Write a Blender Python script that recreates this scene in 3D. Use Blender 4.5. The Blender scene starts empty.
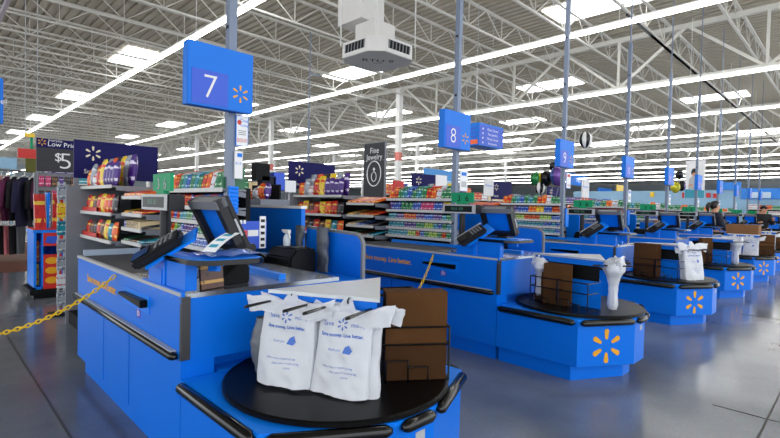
import bpy, bmesh, math, random
from mathutils import Vector, Matrix, noise
random.seed(7)
scene = bpy.context.scene
COL = scene.collection
RAD = math.radians
# ---------------------------------------------------------------- camera
FPX, CAMH = 473.71, 1.4093
YAW, PITCH, ROLL = RAD(44.9362), RAD(1.4601), RAD(1.3289)
F = Vector((math.sin(YAW)*math.cos(PITCH), math.cos(YAW)*math.cos(PITCH), -math.sin(PITCH)))
rt = Vector((math.cos(YAW), -math.sin(YAW), 0)); up = rt.cross(F)
R = math.cos(ROLL)*rt + math.sin(ROLL)*up
U = -math.sin(ROLL)*rt + math.cos(ROLL)*up
CP = Vector((0, 0, CAMH))
def at(u, v, X=None, Y=None, Z=None):
    d = F + R*((u-390)/FPX) + U*((219-v)/FPX)
    t = X/d.x if X is not None else Y/d.y if Y is not None else (Z-CAMH)/d.z
    return CP + d*t
def px(p):
    d = Vector(p)-CP; z = d.dot(F)
    return (390+FPX*d.dot(R)/z, 219-FPX*d.dot(U)/z)
cam = bpy.data.objects.new('camera', bpy.data.cameras.new('camera'))
COL.objects.link(cam)
cam.data.sensor_width = 36; cam.data.lens = FPX/780*36; cam.data.clip_end = 400; cam.data.clip_start = .05
M = Matrix.Identity(4)
for i in range(3):
    M[i][0] = R[i]; M[i][1] = U[i]; M[i][2] = -F[i]; M[i][3] = CP[i]
cam.matrix_world = M
scene.camera = cam
scene.view_settings.view_transform = 'Standard'; scene.view_settings.look = 'None'
scene.view_settings.gamma = 1; scene.view_settings.exposure = 1.05
try: scene.view_settings.use_curve_mapping = False
except Exception: pass

# ---------------------------------------------------------------- materials
def lin(c):
    return tuple((x/12.92 if x <= .04045 else ((x+.055)/1.055)**2.4) for x in c)
def rgb(r, g, b): return lin((r/255, g/255, b/255))
def mat(name, c, rough=.5, metal=0., var=.06, scale=6., bump=0., spec=.5, coat=0., trans=0.):
    m = bpy.data.materials.new(name); m.use_nodes = True
    nt = m.node_tree; b = nt.nodes['Principled BSDF']
    b.inputs['Roughness'].default_value = rough; b.inputs['Metallic'].default_value = metal
    b.inputs['Specular IOR Level'].default_value = spec; b.inputs['Coat Weight'].default_value = coat
    b.inputs['Transmission Weight'].default_value = trans
    tc = nt.nodes.new('ShaderNodeTexCoord'); nz = nt.nodes.new('ShaderNodeTexNoise')
    nz.inputs['Scale'].default_value = scale; nz.inputs['Detail'].default_value = 3
    nt.links.new(tc.outputs['Object'], nz.inputs['Vector'])
    mx = nt.nodes.new('ShaderNodeMix'); mx.data_type = 'RGBA'
    mx.inputs[6].default_value = (*[x*(1-var) for x in c], 1)
    mx.inputs[7].default_value = (*[min(1, x*(1+var)) for x in c], 1)
    nt.links.new(nz.outputs['Fac'], mx.inputs[0]); nt.links.new(mx.outputs[2], b.inputs['Base Color'])
    if bump:
        bp = nt.nodes.new('ShaderNodeBump'); bp.inputs['Strength'].default_value = bump
        bp.inputs['Distance'].default_value = .02
        nt.links.new(nz.outputs['Fac'], bp.inputs['Height']); nt.links.new(bp.outputs['Normal'], b.inputs['Normal'])
    return m
def emit(name, c, s):
    m = bpy.data.materials.new(name); m.use_nodes = True
    nt = m.node_tree; nt.nodes.clear()
    o = nt.nodes.new('ShaderNodeOutputMaterial'); e = nt.nodes.new('ShaderNodeEmission')
    e.inputs[0].default_value = (*c, 1); e.inputs[1].default_value = s
    nt.links.new(e.outputs[0], o.inputs[0]); return m
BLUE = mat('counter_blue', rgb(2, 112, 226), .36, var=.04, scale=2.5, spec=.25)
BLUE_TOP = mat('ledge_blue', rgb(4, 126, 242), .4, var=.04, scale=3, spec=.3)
SIGNBLUE = mat('sign_blue', rgb(10, 116, 222), .5, var=.03, spec=.3)
SIGNBLUE2 = mat('sign_panel_blue', rgb(38, 84, 206), .45, var=.03)
NAVY = mat('banner_navy', rgb(18, 16, 84), .6, var=.05, spec=.2)
STEEL = mat('brushed_steel', rgb(178, 184, 192), .22, .9, var=.12, scale=14)
STEELT = mat('satin_steel', rgb(200, 205, 210), .33, .75, var=.08, scale=10)
DSTEEL = mat('dark_steel', rgb(70, 70, 72), .4, .5, var=.1)
BLACK = mat('black_rubber', rgb(8, 8, 9), .16, spec=.45)
BLACKM = mat('black_laminate', rgb(9, 9, 10), .34, var=.15, scale=9, spec=.14)
VOID = mat('black_board', rgb(8, 9, 12), .6, spec=.2)
BELT = mat('belt_rubber', rgb(62, 64, 70), .6, var=.12, scale=12)
DGREY = mat('dark_plastic', rgb(30, 31, 36), .42, var=.08, spec=.3)
MGREY = mat('mid_grey_plastic', rgb(120, 122, 128), .45)
LGREY = mat('light_grey_plastic', rgb(176, 178, 182), .45)
POSTG = mat('grey_post_paint', rgb(116, 128, 150), .45, var=.05)
SHELF = mat('shelf_grey', rgb(120, 124, 134), .5, var=.05)
SHELFD = mat('rack_back_dark', rgb(24, 25, 30), .75, var=.1, spec=.2)
PRICE = mat('price_strip_white', rgb(204, 204, 202), .5, var=.25, scale=40)
WHITE = mat('white_paint', rgb(226, 226, 224), .5, var=.03)
PAPER = mat('white_paper', rgb(236, 236, 238), .7, var=.03)
TRUSS = mat('truss_white', rgb(205, 203, 196), .5, var=.04, scale=1)
DUCTW = mat('duct_white', rgb(214, 212, 210), .55, var=.05)
PIPE = mat('pipe_lilac_grey', rgb(168, 160, 172), .5)
SPARK = mat('spark_yellow', rgb(234, 164, 16), .5, var=.03)
SPARKP = mat('spark_cream', rgb(226, 212, 186), .5, var=.03)
ORANGE = mat('slogan_orange', rgb(236, 168, 52), .5)
CHAIN = mat('chain_yellow', rgb(238, 196, 14), .35, var=.05)
GREEN = mat('card_green', rgb(16, 146, 98), .5, spec=.2)
SCREEN = mat('dark_green_screen', rgb(8, 18, 16), .4, spec=.2)
DIGIT = mat('dim_green_digits', rgb(50, 110, 86), .4)
RED = mat('red_print', rgb(206, 38, 30), .45)
TEALP = mat('teal_print', rgb(50, 150, 175), .5)
LILAC = mat('lilac_sticker', rgb(96, 70, 190), .5)
PINK = mat('pink_keypad', rgb(222, 96, 110), .5)
BROWN = mat('kraft_paper', rgb(86, 56, 30), .85, var=.2, scale=7, bump=.12, spec=.15)
BROWN2 = mat('kraft_fold', rgb(66, 42, 22), .85, var=.16, scale=7, spec=.15)
BROWNL = mat('light_kraft', rgb(134, 92, 56), .85, var=.15, scale=7)
PRINT = mat('blue_bag_print', rgb(70, 112, 196), .5, var=.15, scale=60)
GREYBAG = mat('grey_film', rgb(92, 96, 104), .4, var=.2, scale=14, bump=.4)
YEL = mat('yellow_plastic', rgb(240, 200, 40), .4)
ORG = mat('orange_plastic', rgb(240, 96, 30), .4)
SKIN = mat('skin', rgb(196, 142, 112), .5)
HAIR = mat('black_hair', rgb(24, 20, 20), .45, var=.2, scale=30)
CLOTH = mat('navy_cloth', rgb(26, 30, 48), .85, var=.1)
CLOTHB = mat('black_cloth', rgb(18, 18, 22), .85, var=.1)
WALLC = mat('wall_white', rgb(186, 198, 208), .7)
WALLB = mat('wall_pale_blue', rgb(150, 190, 220), .7)
LIGHTM = emit('strip_glow', (1, .985, .95), 7.5)
SKYM = emit('skylight_glow', (.97, .99, 1), 3.2)
def film(name, c, var=.08):
    m = mat(name, c, .38, var=var, scale=9, bump=.25)
    nt = m.node_tree; b = nt.nodes['Principled BSDF']; o = nt.nodes['Material Output']
    t = nt.nodes.new('ShaderNodeBsdfTranslucent'); t.inputs[0].default_value = (*c, 1)
    s = nt.nodes.new('ShaderNodeMixShader'); s.inputs[0].default_value = .35
    nt.links.new(b.outputs[0], s.inputs[1]); nt.links.new(t.outputs[0], s.inputs[2]); nt.links.new(s.outputs[0], o.inputs[0])
    return m
BAGW = film('white_film', rgb(238, 240, 246))
CLEAR = mat('clear_film', rgb(190, 210, 240), .15, trans=.75, spec=.6)
def pack(name, a, b, c, sx=3., sz=2.):
    """printed wrapper: two-colour bands broken by a noise blot of a third colour"""
    m = bpy.data.materials.new(name); m.use_nodes = True; nt = m.node_tree; bs = nt.nodes['Principled BSDF']
    bs.inputs['Roughness'].default_value = .35
    tc = nt.nodes.new('ShaderNodeTexCoord'); sep = nt.nodes.new('ShaderNodeSeparateXYZ')
    nt.links.new(tc.outputs['Generated'], sep.inputs[0])
    nz = nt.nodes.new('ShaderNodeTexNoise'); nz.inputs['Scale'].default_value = 3.2; nz.inputs['Detail'].default_value = 2
    nt.links.new(tc.outputs['Generated'], nz.inputs['Vector'])
    gt = nt.nodes.new('ShaderNodeMath'); gt.operation = 'GREATER_THAN'; gt.inputs[1].default_value = .56
    nt.links.new(nz.outputs['Fac'], gt.inputs[0])
    band = nt.nodes.new('ShaderNodeMath'); band.operation = 'PINGPONG'; band.inputs[1].default_value = .5/sz
    nt.links.new(sep.outputs['Z'], band.inputs[0])
    g2 = nt.nodes.new('ShaderNodeMath'); g2.operation = 'GREATER_THAN'; g2.inputs[1].default_value = .39/sz
    nt.links.new(band.outputs[0], g2.inputs[0])
    m1 = nt.nodes.new('ShaderNodeMix'); m1.data_type = 'RGBA'; m1.inputs[6].default_value = (*a, 1); m1.inputs[7].default_value = (*b, 1)
    nt.links.new(g2.outputs[0], m1.inputs[0])
    m2 = nt.nodes.new('ShaderNodeMix'); m2.data_type = 'RGBA'; m2.inputs[7].default_value = (*c, 1)
    nt.links.new(m1.outputs[2], m2.inputs[6]); nt.links.new(gt.outputs[0], m2.inputs[0])
    nt.links.new(m2.outputs[2], bs.inputs['Base Color']); return m
PK = {}
for n, a, b, c in (('red', (200, 30, 26), (236, 190, 60), (170, 16, 20)), ('orange', (236, 96, 24), (248, 210, 90), (210, 60, 20)),
                   ('yellow', (236, 196, 30), (230, 60, 40), (246, 220, 90)), ('purple', (70, 30, 130), (224, 214, 240), (50, 20, 100)),
                   ('blue', (30, 86, 190), (200, 220, 245), (20, 50, 140)), ('teal', (20, 140, 160), (190, 230, 236), (10, 100, 130)),
                   ('green', (24, 128, 76), (190, 226, 190), (14, 96, 60)), ('pink', (206, 48, 110), (245, 190, 210), (160, 24, 90)),
                   ('white', (226, 228, 232), (190, 60, 60), (200, 206, 220)), ('brown', (84, 44, 28), (200, 150, 70), (56, 28, 20)),
                   ('black', (26, 26, 30), (120, 120, 130), (60, 20, 30)), ('silver', (160, 166, 176), (210, 214, 222), (110, 120, 140)),
                   ('cream', (222, 196, 150), (230, 210, 170), (206, 176, 130)), ('lime', (150, 190, 50), (240, 240, 200), (90, 140, 40))):
    PK[n] = pack('wrapper_'+n, rgb(*a), rgb(*b), rgb(*c))

def floor_mat():
    m = bpy.data.materials.new('polished_concrete'); m.use_nodes = True; nt = m.node_tree; b = nt.nodes['Principled BSDF']
    tc = nt.nodes.new('ShaderNodeTexCoord')
    n1 = nt.nodes.new('ShaderNodeTexNoise'); n1.inputs['Scale'].default_value = .9; n1.inputs['Detail'].default_value = 7
    n2 = nt.nodes.new('ShaderNodeTexNoise'); n2.inputs['Scale'].default_value = 60; n2.inputs['Detail'].default_value = 3
    for n in (n1, n2): nt.links.new(tc.outputs['Object'], n.inputs['Vector'])
    r = nt.nodes.new('ShaderNodeValToRGB')
    r.color_ramp.elements[0].position = .3; r.color_ramp.elements[0].color = (*rgb(90, 97, 108), 1)
    r.color_ramp.elements[1].position = .72; r.color_ramp.elements[1].color = (*rgb(126, 133, 144), 1)
    nt.links.new(n1.outputs['Fac'], r.inputs[0])
    mx = nt.nodes.new('ShaderNodeMix'); mx.data_type = 'RGBA'; mx.blend_type = 'OVERLAY'; mx.inputs[0].default_value = .25
    nt.links.new(r.outputs[0], mx.inputs[6]); nt.links.new(n2.outputs['Color'], mx.inputs[7])
    nt.links.new(mx.outputs[2], b.inputs['Base Color'])
    mr = nt.nodes.new('ShaderNodeMapRange'); mr.inputs[3].default_value = .09; mr.inputs[4].default_value = .24
    nt.links.new(n1.outputs['Fac'], mr.inputs[0]); nt.links.new(mr.outputs[0], b.inputs['Roughness'])
    b.inputs['Specular IOR Level'].default_value = .55
    bp = nt.nodes.new('ShaderNodeBump'); bp.inputs['Strength'].default_value = .05; bp.inputs['Distance'].default_value = .05
    nt.links.new(n1.outputs['Fac'], bp.inputs['Height']); nt.links.new(bp.outputs['Normal'], b.inputs['Normal'])
    return m
CONC = floor_mat()
WOODF = mat('reddish_floor', rgb(104, 62, 46), .6, var=.12, scale=3, spec=.25)
SEAM = mat('floor_seam', rgb(70, 70, 70), .6)
DECK = mat('deck_grey_beige', rgb(172, 164, 148), .6, var=.05, scale=.4)

# ---------------------------------------------------------------- mesh builder
KID = {}
class MB:
    def __init__(s): s.v = []; s.f = []
    def add(s, vs, fs):
        o = len(s.v); s.v += [tuple(x) for x in vs]; s.f += [tuple(i+o for i in f) for f in fs]; return s
    def box(s, x0, x1, y0, y1, z0, z1):
        return s.add([(x0,y0,z0),(x1,y0,z0),(x1,y1,z0),(x0,y1,z0),(x0,y0,z1),(x1,y0,z1),(x1,y1,z1),(x0,y1,z1)],
                     [(0,3,2,1),(4,5,6,7),(0,1,5,4),(1,2,6,5),(2,3,7,6),(3,0,4,7)])
    def obox(s, o, a, b, c):
        """oriented box centred at o with half axes a, b, c"""
        o, a, b, c = map(Vector, (o, a, b, c))
        vs = [o+a*i+b*j+c*k for k in (-1, 1) for i, j in ((-1,-1),(1,-1),(1,1),(-1,1))]
        return s.add(vs, [(0,3,2,1),(4,5,6,7),(0,1,5,4),(1,2,6,5),(2,3,7,6),(3,0,4,7)])
    def bar(s, p, q, w, h=None):
        p, q = Vector(p), Vector(q); d = (q-p); L = d.length
        if L < 1e-6: return s
        d.normalize(); n = Vector((0,0,1)) if abs(d.z) < .95 else Vector((1,0,0))
        a = d.cross(n).normalized(); b = a.cross(d)
        return s.obox((p+q)/2, a*w/2, d*L/2, b*(h or w)/2)
    def tube(s, pts, r, n=8, closed=False, cap=True):
        pts = [Vector(p) for p in pts]; N = len(pts); rings = []; prev = None
        for i, p in enumerate(pts):
            if closed: d = pts[(i+1) % N]-pts[i-1]
            else: d = pts[min(i+1, N-1)]-pts[max(i-1, 0)]
            d.normalize()
            if prev is None:
                a = d.orthogonal().normalized()
            else:
                a = (prev-d*prev.dot(d)); a = a.normalized() if a.length > 1e-6 else d.orthogonal().normalized()
            prev = a; b = d.cross(a); rr = r[i] if isinstance(r, (list, tuple)) else r
            rings.append([p+a*rr*math.cos(2*math.pi*k/n)+b*rr*math.sin(2*math.pi*k/n) for k in range(n)])
        fs = []
        for i in range(N if closed else N-1):
            j = (i+1) % N
            for k in range(n):
                fs.append((i*n+k, i*n+(k+1) % n, j*n+(k+1) % n, j*n+k))
        if cap and not closed:
            fs.append(tuple(range(n-1, -1, -1))); fs.append(tuple((N-1)*n+k for k in range(n)))
        return s.add([v for r_ in rings for v in r_], fs)
    def prism(s, poly, z0, z1, frame=None):
        n = len(poly); fr = frame or (lambda x, y, z: (x, y, z))
        vs = [fr(x, y, z0) for x, y in poly]+[fr(x, y, z1) for x, y in poly]
        fs = [tuple(range(n-1, -1, -1)), tuple(range(n, 2*n))]+[(i, (i+1) % n, n+(i+1) % n, n+i) for i in range(n)]
        return s.add(vs, fs)
    def lathe(s, prof, c=(0,0,0), n=24):
        vs = []; fs = []
        for r, z in prof: vs += [(c[0]+r*math.cos(2*math.pi*k/n), c[1]+r*math.sin(2*math.pi*k/n), c[2]+z) for k in range(n)]
        for i in range(len(prof)-1):
            for k in range(n): fs.append((i*n+k, i*n+(k+1) % n, (i+1)*n+(k+1) % n, (i+1)*n+k))
        fs.append(tuple(range(n-1, -1, -1))); fs.append(tuple((len(prof)-1)*n+k for k in range(n)))
        return s.add(vs, fs)
    def grid(s, nu, nv, fn):
        return s.add([fn(i/nu, j/nv) for j in range(nv+1) for i in range(nu+1)],
                     [(j*(nu+1)+i, j*(nu+1)+i+1, (j+1)*(nu+1)+i+1, (j+1)*(nu+1)+i) for j in range(nv) for i in range(nu)])
    def sphere(s, c, r, n=16, m=10, sc=(1,1,1)):
        return s.grid(n, m, lambda u, v: (c[0]+sc[0]*r*math.cos(2*math.pi*u)*math.sin(math.pi*v), c[1]+sc[1]*r*math.sin(2*math.pi*u)*math.sin(math.pi*v), c[2]-sc[2]*r*math.cos(math.pi*v)))
    def mesh(s, name, m, off=(0,0,0), smooth=False, bevel=0):
        me = bpy.data.meshes.new(name)
        me.from_pydata([(x-off[0], y-off[1], z-off[2]) for x, y, z in s.v], [], s.f)
        if bevel:
            bm = bmesh.new(); bm.from_mesh(me); bmesh.ops.recalc_face_normals(bm, faces=bm.faces)
            bmesh.ops.bevel(bm, geom=[e for e in bm.edges if len(e.link_faces) == 2 and e.calc_face_angle(0) > .5], offset=bevel, segments=2, affect='EDGES', clamp_overlap=True)
            bm.to_mesh(me); bm.free()
        me.materials.append(m)
        if smooth:
            for p in me.polygons: p.use_smooth = True
        return me
    def build(s, name, m, parent=None, smooth=False, bevel=0, label=None, off=None):
        if parent is not None and off is None: off = tuple(parent.location)
        o = bpy.data.objects.new(name, s.mesh(name, m, off or (0,0,0), smooth, bevel)); COL.objects.link(o)
        if parent is not None:
            o.parent = parent; KID.setdefault(parent.name, []).append(o)
        if label: o['label'] = label
        return o
    def sub(s, name, m, parent, **k):
        """a sub-part: parent is a part whose own origin is its thing's origin"""
        return s.build(name, m, parent, off=tuple(parent.parent.location), **k)
def tag(o, label=None, cat=None, group=None, kind=None):
    if label: o['label'] = label
    if cat: o['category'] = cat
    if group: o['group'] = group
    if kind: o['kind'] = kind
    return o
def thing(name, label, cat, loc=(0,0,0), rotz=0, group=None):
    o = bpy.data.objects.new(name, None); COL.objects.link(o); o.empty_display_size = .05
    o.location = loc; o.rotation_euler = (0, 0, rotz)
    return tag(o, label, cat, group)
def solo(name, mb, m, label, cat, group=None, loc=None, **k):
    """a thing that is one mesh, its origin at loc"""
    loc = loc or (0,0,0)
    o = mb.build(name, m, off=loc, **k); o.location = loc
    return tag(o, label, cat, group)
def struct(name, mb, m, **k): return tag(mb.build(name, m, **k), kind='structure')
def kids(o): return KID.get(o.name, [])
def dup(o, loc, rotz=None, label=None, group=None):
    def rec(src, par):
        c = src.copy(); COL.objects.link(c)
        if par is not None: c.parent = par; KID.setdefault(par.name, []).append(c)
        for ch in kids(src): rec(ch, c)
        return c
    r = rec(o, None); r.location = loc
    if rotz is not None: r.rotation_euler = (0, 0, rotz)
    if label: r['label'] = label
    if group: r['group'] = group
    return r
def frame(o, ex, ey):
    o, ex, ey = Vector(o), Vector(ex).normalized(), Vector(ey).normalized(); ez = ex.cross(ey)
    return lambda x, y, z: tuple(o+ex*x+ey*y+ez*z)
TXT = {}
def text_geo(st, size=1.):
    if st not in TXT:
        cu = bpy.data.curves.new('lettering', 'FONT'); cu.body = st; cu.size = 1; cu.resolution_u = 3
        cu.offset = .03 if st.startswith('Save money. Live') else (-.012 if st.isdigit() else 0); cu.align_x = 'CENTER'; cu.align_y = 'CENTER'
        ob = bpy.data.objects.new('lettering', cu); COL.objects.link(ob)
        dg = bpy.context.evaluated_depsgraph_get(); me = ob.evaluated_get(dg).to_mesh()
        TXT[st] = ([tuple(v.co) for v in me.vertices], [tuple(p.vertices) for p in me.polygons])
        ob.evaluated_get(dg).to_mesh_clear(); bpy.data.objects.remove(ob); bpy.data.curves.remove(cu)
    return TXT[st]
def text(mb, st, fr, size, z=.002, cx=0, cy=0, sx=1., slant=0.):
    v, f = text_geo(st)
    mb.add([fr(cx+(x+slant*y)*size*sx, cy+y*size, z) for x, y, _ in v], f); return mb
def spark(mb, fr, r, z=.003, cx=0, cy=0, w=.26, rin=.38):
    for k in range(6):
        a = math.pi/2+k*math.pi/3; ca, sa = math.cos(a), math.sin(a); poly = []
        w0, w1 = w*.62*r/2, w*r/2
        for i in range(7):
            t = math.pi/2-math.pi*i/6; poly.append((r-w1+w1*math.cos(t), w1*math.sin(t)))
        for i in range(7):
            t = -math.pi/2-math.pi*i/6; poly.append((rin*r+w0+w0*math.cos(t), w0*math.sin(t)))
        poly = [(cx+x*ca-y*sa, cy+x*sa+y*ca) for x, y in poly][::-1]
        mb.prism(poly[::-1], 0, z, fr)
    return mb
def rrect(w, h, r, n=4):
    p = []
    for cx, cy, a0 in ((w/2-r, h/2-r, 0), (-w/2+r, h/2-r, 90), (-w/2+r, -h/2+r, 180), (w/2-r, -h/2+r, 270)):
        for i in range(n+1): a = RAD(a0+90*i/n); p.append((cx+r*math.cos(a), cy+r*math.sin(a)))
    return p
ORD = ['first','second','third','fourth','fifth','sixth','seventh','eighth','ninth','tenth','eleventh','twelfth','thirteenth','fourteenth','fifteenth','sixteenth']

# ---------------------------------------------------------------- setting
X7, S = .9277, 2.8719
XW0, XW1, YW0, YW1 = -14, 112, -9, 112
m = MB(); m.box(XW0, XW1, YW0, YW1, -.1, 0); struct('floor', m, CONC)
m = MB()
m.grid(1, 1, lambda u, v: (-12+14.5*u, 11.4+16*v, .003)); struct('trim_1', m, WOODF)
def seam(n, p, q, w=.012):
    m = MB(); m.bar((p[0], p[1], .0015), (q[0], q[1], .0015), w, .003); struct('trim_%d' % n, m, SEAM)
seam(2, (.64, -8), (.64, 11.4)); seam(3, (4.17, -8), (4.17, .75)); seam(4, (3.55, .43), (9, .43)); seam(5, (-2.4, 3.1), (.63, 3.1), .008)
seam(6, (8.3, -8), (8.3, 1.2)); seam(7, (12.4, -8), (12.4, 1.2))
# corrugated roof deck: ribs run along Y
m = MB(); P = []; x = XW0; ZD = 8.32
while x < XW1:
    P += [(x, ZD), (x+.19, ZD), (x+.21, ZD+.06), (x+.28, ZD+.06)]; x += .3
n = len(P)
m.add([(a, YW0, b) for a, b in P]+[(a, YW1, b) for a, b in P], [(i, n+i, n+i+1, i+1) for i in range(n-1)])
struct('ceiling', m, DECK)
m = MB(); m.box(XW1, XW1+.2, YW0, YW1, 0, 8.4); struct('wall_right', m, WALLC)
m = MB(); m.box(XW0, XW1, YW1, YW1+.2, 0, 8.4); struct('wall_back', m, WALLC)
# open web joists along X
ZJ0, ZJ1 = 7.5, 8.27
jm = MB(); x0, x1 = -13.5, 108
jm.box(x0, x1, -.035, .035, ZJ0-.03, ZJ0+.03)
jm.box(x0, x1, -.05, .05, ZJ1-.03, ZJ1+.04)
x = x0; k = 0
while x < x1-1.3:
    jm.bar((x, 0, ZJ1), (x+1., 0, ZJ0), .03); jm.bar((x+1., 0, ZJ0), (x+2., 0, ZJ1), .03); jm.bar((x+1., 0, ZJ0), (x+1., 0, ZJ1), .025)
    x += 2.0
jme = jm.mesh('roof_joist', TRUSS)
y = 3.2; k = 0
while y < 108:
    o = bpy.data.objects.new('roof_joist', jme); COL.objects.link(o); o.location = (-.55*(k % 2), y, 0); tag(o, kind='structure'); y += 2.1; k += 1
# joist girders along Y with columns
gm = MB(); ZG0, ZG1 = 6.12, 7.95
gm.box(-.09, .09, -8, 108, ZG0-.07, ZG0+.07); gm.box(-.09, .09, -8, 108, ZG1-.08, ZG1+.08)
y = -6.2-1.35*2
while y < 106:
    gm.bar((0, y, ZG1), (0, y+2.25, ZG0), .09); gm.bar((0, y+2.25, ZG0), (0, y+4.5, ZG1), .09); gm.bar((0, y+2.25, ZG0), (0, y+2.25, ZG1), .08); y += 4.5
gme = gm.mesh('roof_girder', TRUSS)
for X in (19, 35.6, 52.2, 69, 86):
    o = bpy.data.objects.new('roof_girder', gme); COL.objects.link(o); o.location = (X, 0, 0); tag(o, kind='structure')
for X in (19, 35.6, 52.2):
    for Y in (18.5, 32, 45.5, 59):
        if X > 19 and Y < 20: continue
        m = MB(); m.box(X-.14, X+.14, Y-.14, Y+.14, 0, ZG1)
        c = struct('column', m, WHITE)
        if X == 19:
            m = MB(); m.box(X-.15, X+.15, Y-.15, Y+.15, 4.0, 4.45); m.build('red_number_plate', mat('faded_red', rgb(214, 120, 110), .6), c)
# strip lights along Y at 5.6 m
i = 0
for i in range(11):
    X = 4.95+6.08*i
    r = thing('strip_light', 'continuous white fluorescent strip, %s row from the left' % (ORD[i] if i < 16 else 'far'), 'ceiling light', (X, 0, 5.6), group='fluorescent strip rows under the roof trusses')
    m = MB(); y = 2 if i else 5
    y = -6
    while y < 106: m.box(X-.055, X+.055, y, y+3.98, 5.54, 5.6); y += 4
    m.build('tube', LIGHTM, r)
    m = MB(); m.box(X-.035, X+.035, -6, 106, 5.6, 5.66)
    for yy in range(-4, 106, 8): m.bar((X, yy, 5.66), (X, yy, 7.5), .012)
    m.build('housing', WHITE, r)
# skylights
n = 0
for i in range(10):
    for j in range(9):
        X = 7.4+8.6*i; Y = 12.5*j+(6.5 if i % 2 else 0)
        if Y > 80 or X > 62 or Y < 5: continue
        n += 1
        m = MB(); m.box(X-.75, X+.75, Y-1.6, Y+1.6, 8.262, 8.315); tag(m.build('window_%d' % n, SKYM), kind='structure')
m = MB(); m.tube([(1.9, -2, 7.25), (1.9, 90, 7.25)], .07, 8); struct('trim_8', m, PIPE)
for k_, X in enumerate((13.2, 15.1)):
    m = MB(); m.bar((X, 4.6, 6.6), (X+30, 4.6+0*k_, 6.6), .05)
    struct('trim_%d' % (9+k_), m, DGREY)

# ---------------------------------------------------------------- one checkout lane (built at lane 7)
YT, YF, ZT, ZP = 2.3808, 4.5259, .95, .137
A0 = (X7, YT, 0)
FACE = frame((X7, YT, 0), (0, -1, 0), (0, 0, 1))       # customer face: x runs towards the exit, normal -X
def pf(Y): return YT-Y
counter = thing('checkout_counter', 'x', 'checkout counter', A0)
m = MB()
for a, b in ((YT, 3.19), (3.2, 3.755), (3.765, YF)):    # cabinet panels with seams, lower
    m.box(X7, X7+.03, a+.003, b-.003, ZP, .60)
m.box(X7, X7+.03, YT, YF, .60, ZT-.006)
m.box(X7+.025, 1.58, YT+.11, YF-.002, ZP+.01, ZT-.02); m.box(X7+.025, 1.92, YT, YT+.36, .60, ZT-.02); m.box(1.5, 1.92, YT+.11, YT+.36, .14, .6); m.box(X7+.025, 1.1, YT+.001, YT+.12, .14, .6)
m.build('cabinet', BLUE, counter)
m = MB(); m.box(X7+.046, 1.55, YT+.03, YF-.05, 0, ZP+.012); m.box(1.5, 1.88, YT+.12, YT+.33, 0, .14); m.build('kick_plate', BLUE, counter)
m = MB(); m.tube([(X7-.012, YT+.03, .632), (X7-.02, YT+.06, .632), (X7-.02, YF-.03, .632), (X7-.008, YF-.01, .632)], [.012, .023, .023, .012], 10)
m.build('bumper', BLACK, counter, smooth=True)
m = MB(); m.box(X7-.03, X7-.001, YT+.06, YF-.04, .648, .659); m.build('bumper_track', LGREY, counter)
m = MB(); m.box(X7-.006, X7+.022, YT, YF, ZT-.012, ZT+.006); m.build('edge_trim', LGREY, counter)
m = MB(); m.box(X7+.022, 1.56, 3.26, YF-.01, ZT-.02, ZT); m.tube([(X7+.03, YF-.02, ZT-.02), (1.56, YF-.02, ZT-.02)], .03, 8); m.build('conveyor_belt', BELT, counter)
m = MB(); m.box(X7+.022, 1.92, YT-.004, 3.25, ZT-.022, ZT+.002); m.build('scanner_bed', STEEL, counter)
m = MB(); m.box(1.02, 1.36, 2.86, 3.22, ZT+.0025, ZT+.006); m.build('scanner_glass', mat('dark_glass', rgb(30, 34, 44), .08), counter)
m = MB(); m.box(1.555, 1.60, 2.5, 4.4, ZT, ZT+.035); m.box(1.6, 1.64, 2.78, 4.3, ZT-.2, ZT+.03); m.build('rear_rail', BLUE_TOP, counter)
m = MB(); m.box(X7+.004, X7+.04, YT-.012, YT, .62, ZT-.012); m.box(X7-.004, X7+.01, YT-.012, YT+.012, .62, ZT-.012); m.build('corner_guard', DSTEEL, counter)
m = MB(); text(m, 'Save money. Live better.', FACE, .076, .002, pf(3.84), .81); m.build('slogan', ORANGE, counter)
m = MB(); m.prism([(pf(3.3), .77), (pf(2.83), .77), (pf(2.83), .872), (pf(3.3), .872)], 0, .004, FACE); m.build('handle_plate', BLUE_TOP, counter)
m = MB(); m.prism([(pf(3.27), .825), (pf(2.86), .805), (pf(2.86), .85), (pf(3.27), .845)], .004, .045, FACE)
m.build('pull_handle', BLACKM, counter, bevel=.004)
m = MB()
for y_ in (2.4, 2.5, 2.6, 2.7, 2.8, 3.46): m.prism([(pf(y_)+.007*math.cos(a*math.pi/4), .925+.007*math.sin(a*math.pi/4)) for a in range(8)], 0, .004, FACE)
m.build('bolts', STEEL, counter)
m = MB(); m.prism([(pf(3.02)-.035, .72), (pf(3.02)+.035, .72), (pf(3.02)+.035, .80), (pf(3.02)-.035, .80)], 0, .002, FACE); st = m.build('access_sticker', LILAC, counter)
m = MB(); fr = frame((X7-.003, 3.02, .755), (0, -1, 0), (0, 0, 1))
m.prism([(-.005+.005*math.cos(a), .027+.005*math.sin(a)) for a in [i*math.pi/4 for i in range(8)]], 0, .001, fr)
m.bar(fr(-.005, .02, .0), fr(-.003, .0, .0), .003, .006); m.bar(fr(-.003, 0, 0), fr(.012, 0, 0), .003, .006); m.bar(fr(.012, 0, 0), fr(.018, -.018, 0), .003, .006)
m.tube([fr(-.002+.014*math.cos(RAD(a)), -.01+.014*math.sin(RAD(a)), 0) for a in range(120, 350, 20)], .0025, 5)
m.sub('wheelchair_symbol', WHITE, st)
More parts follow.
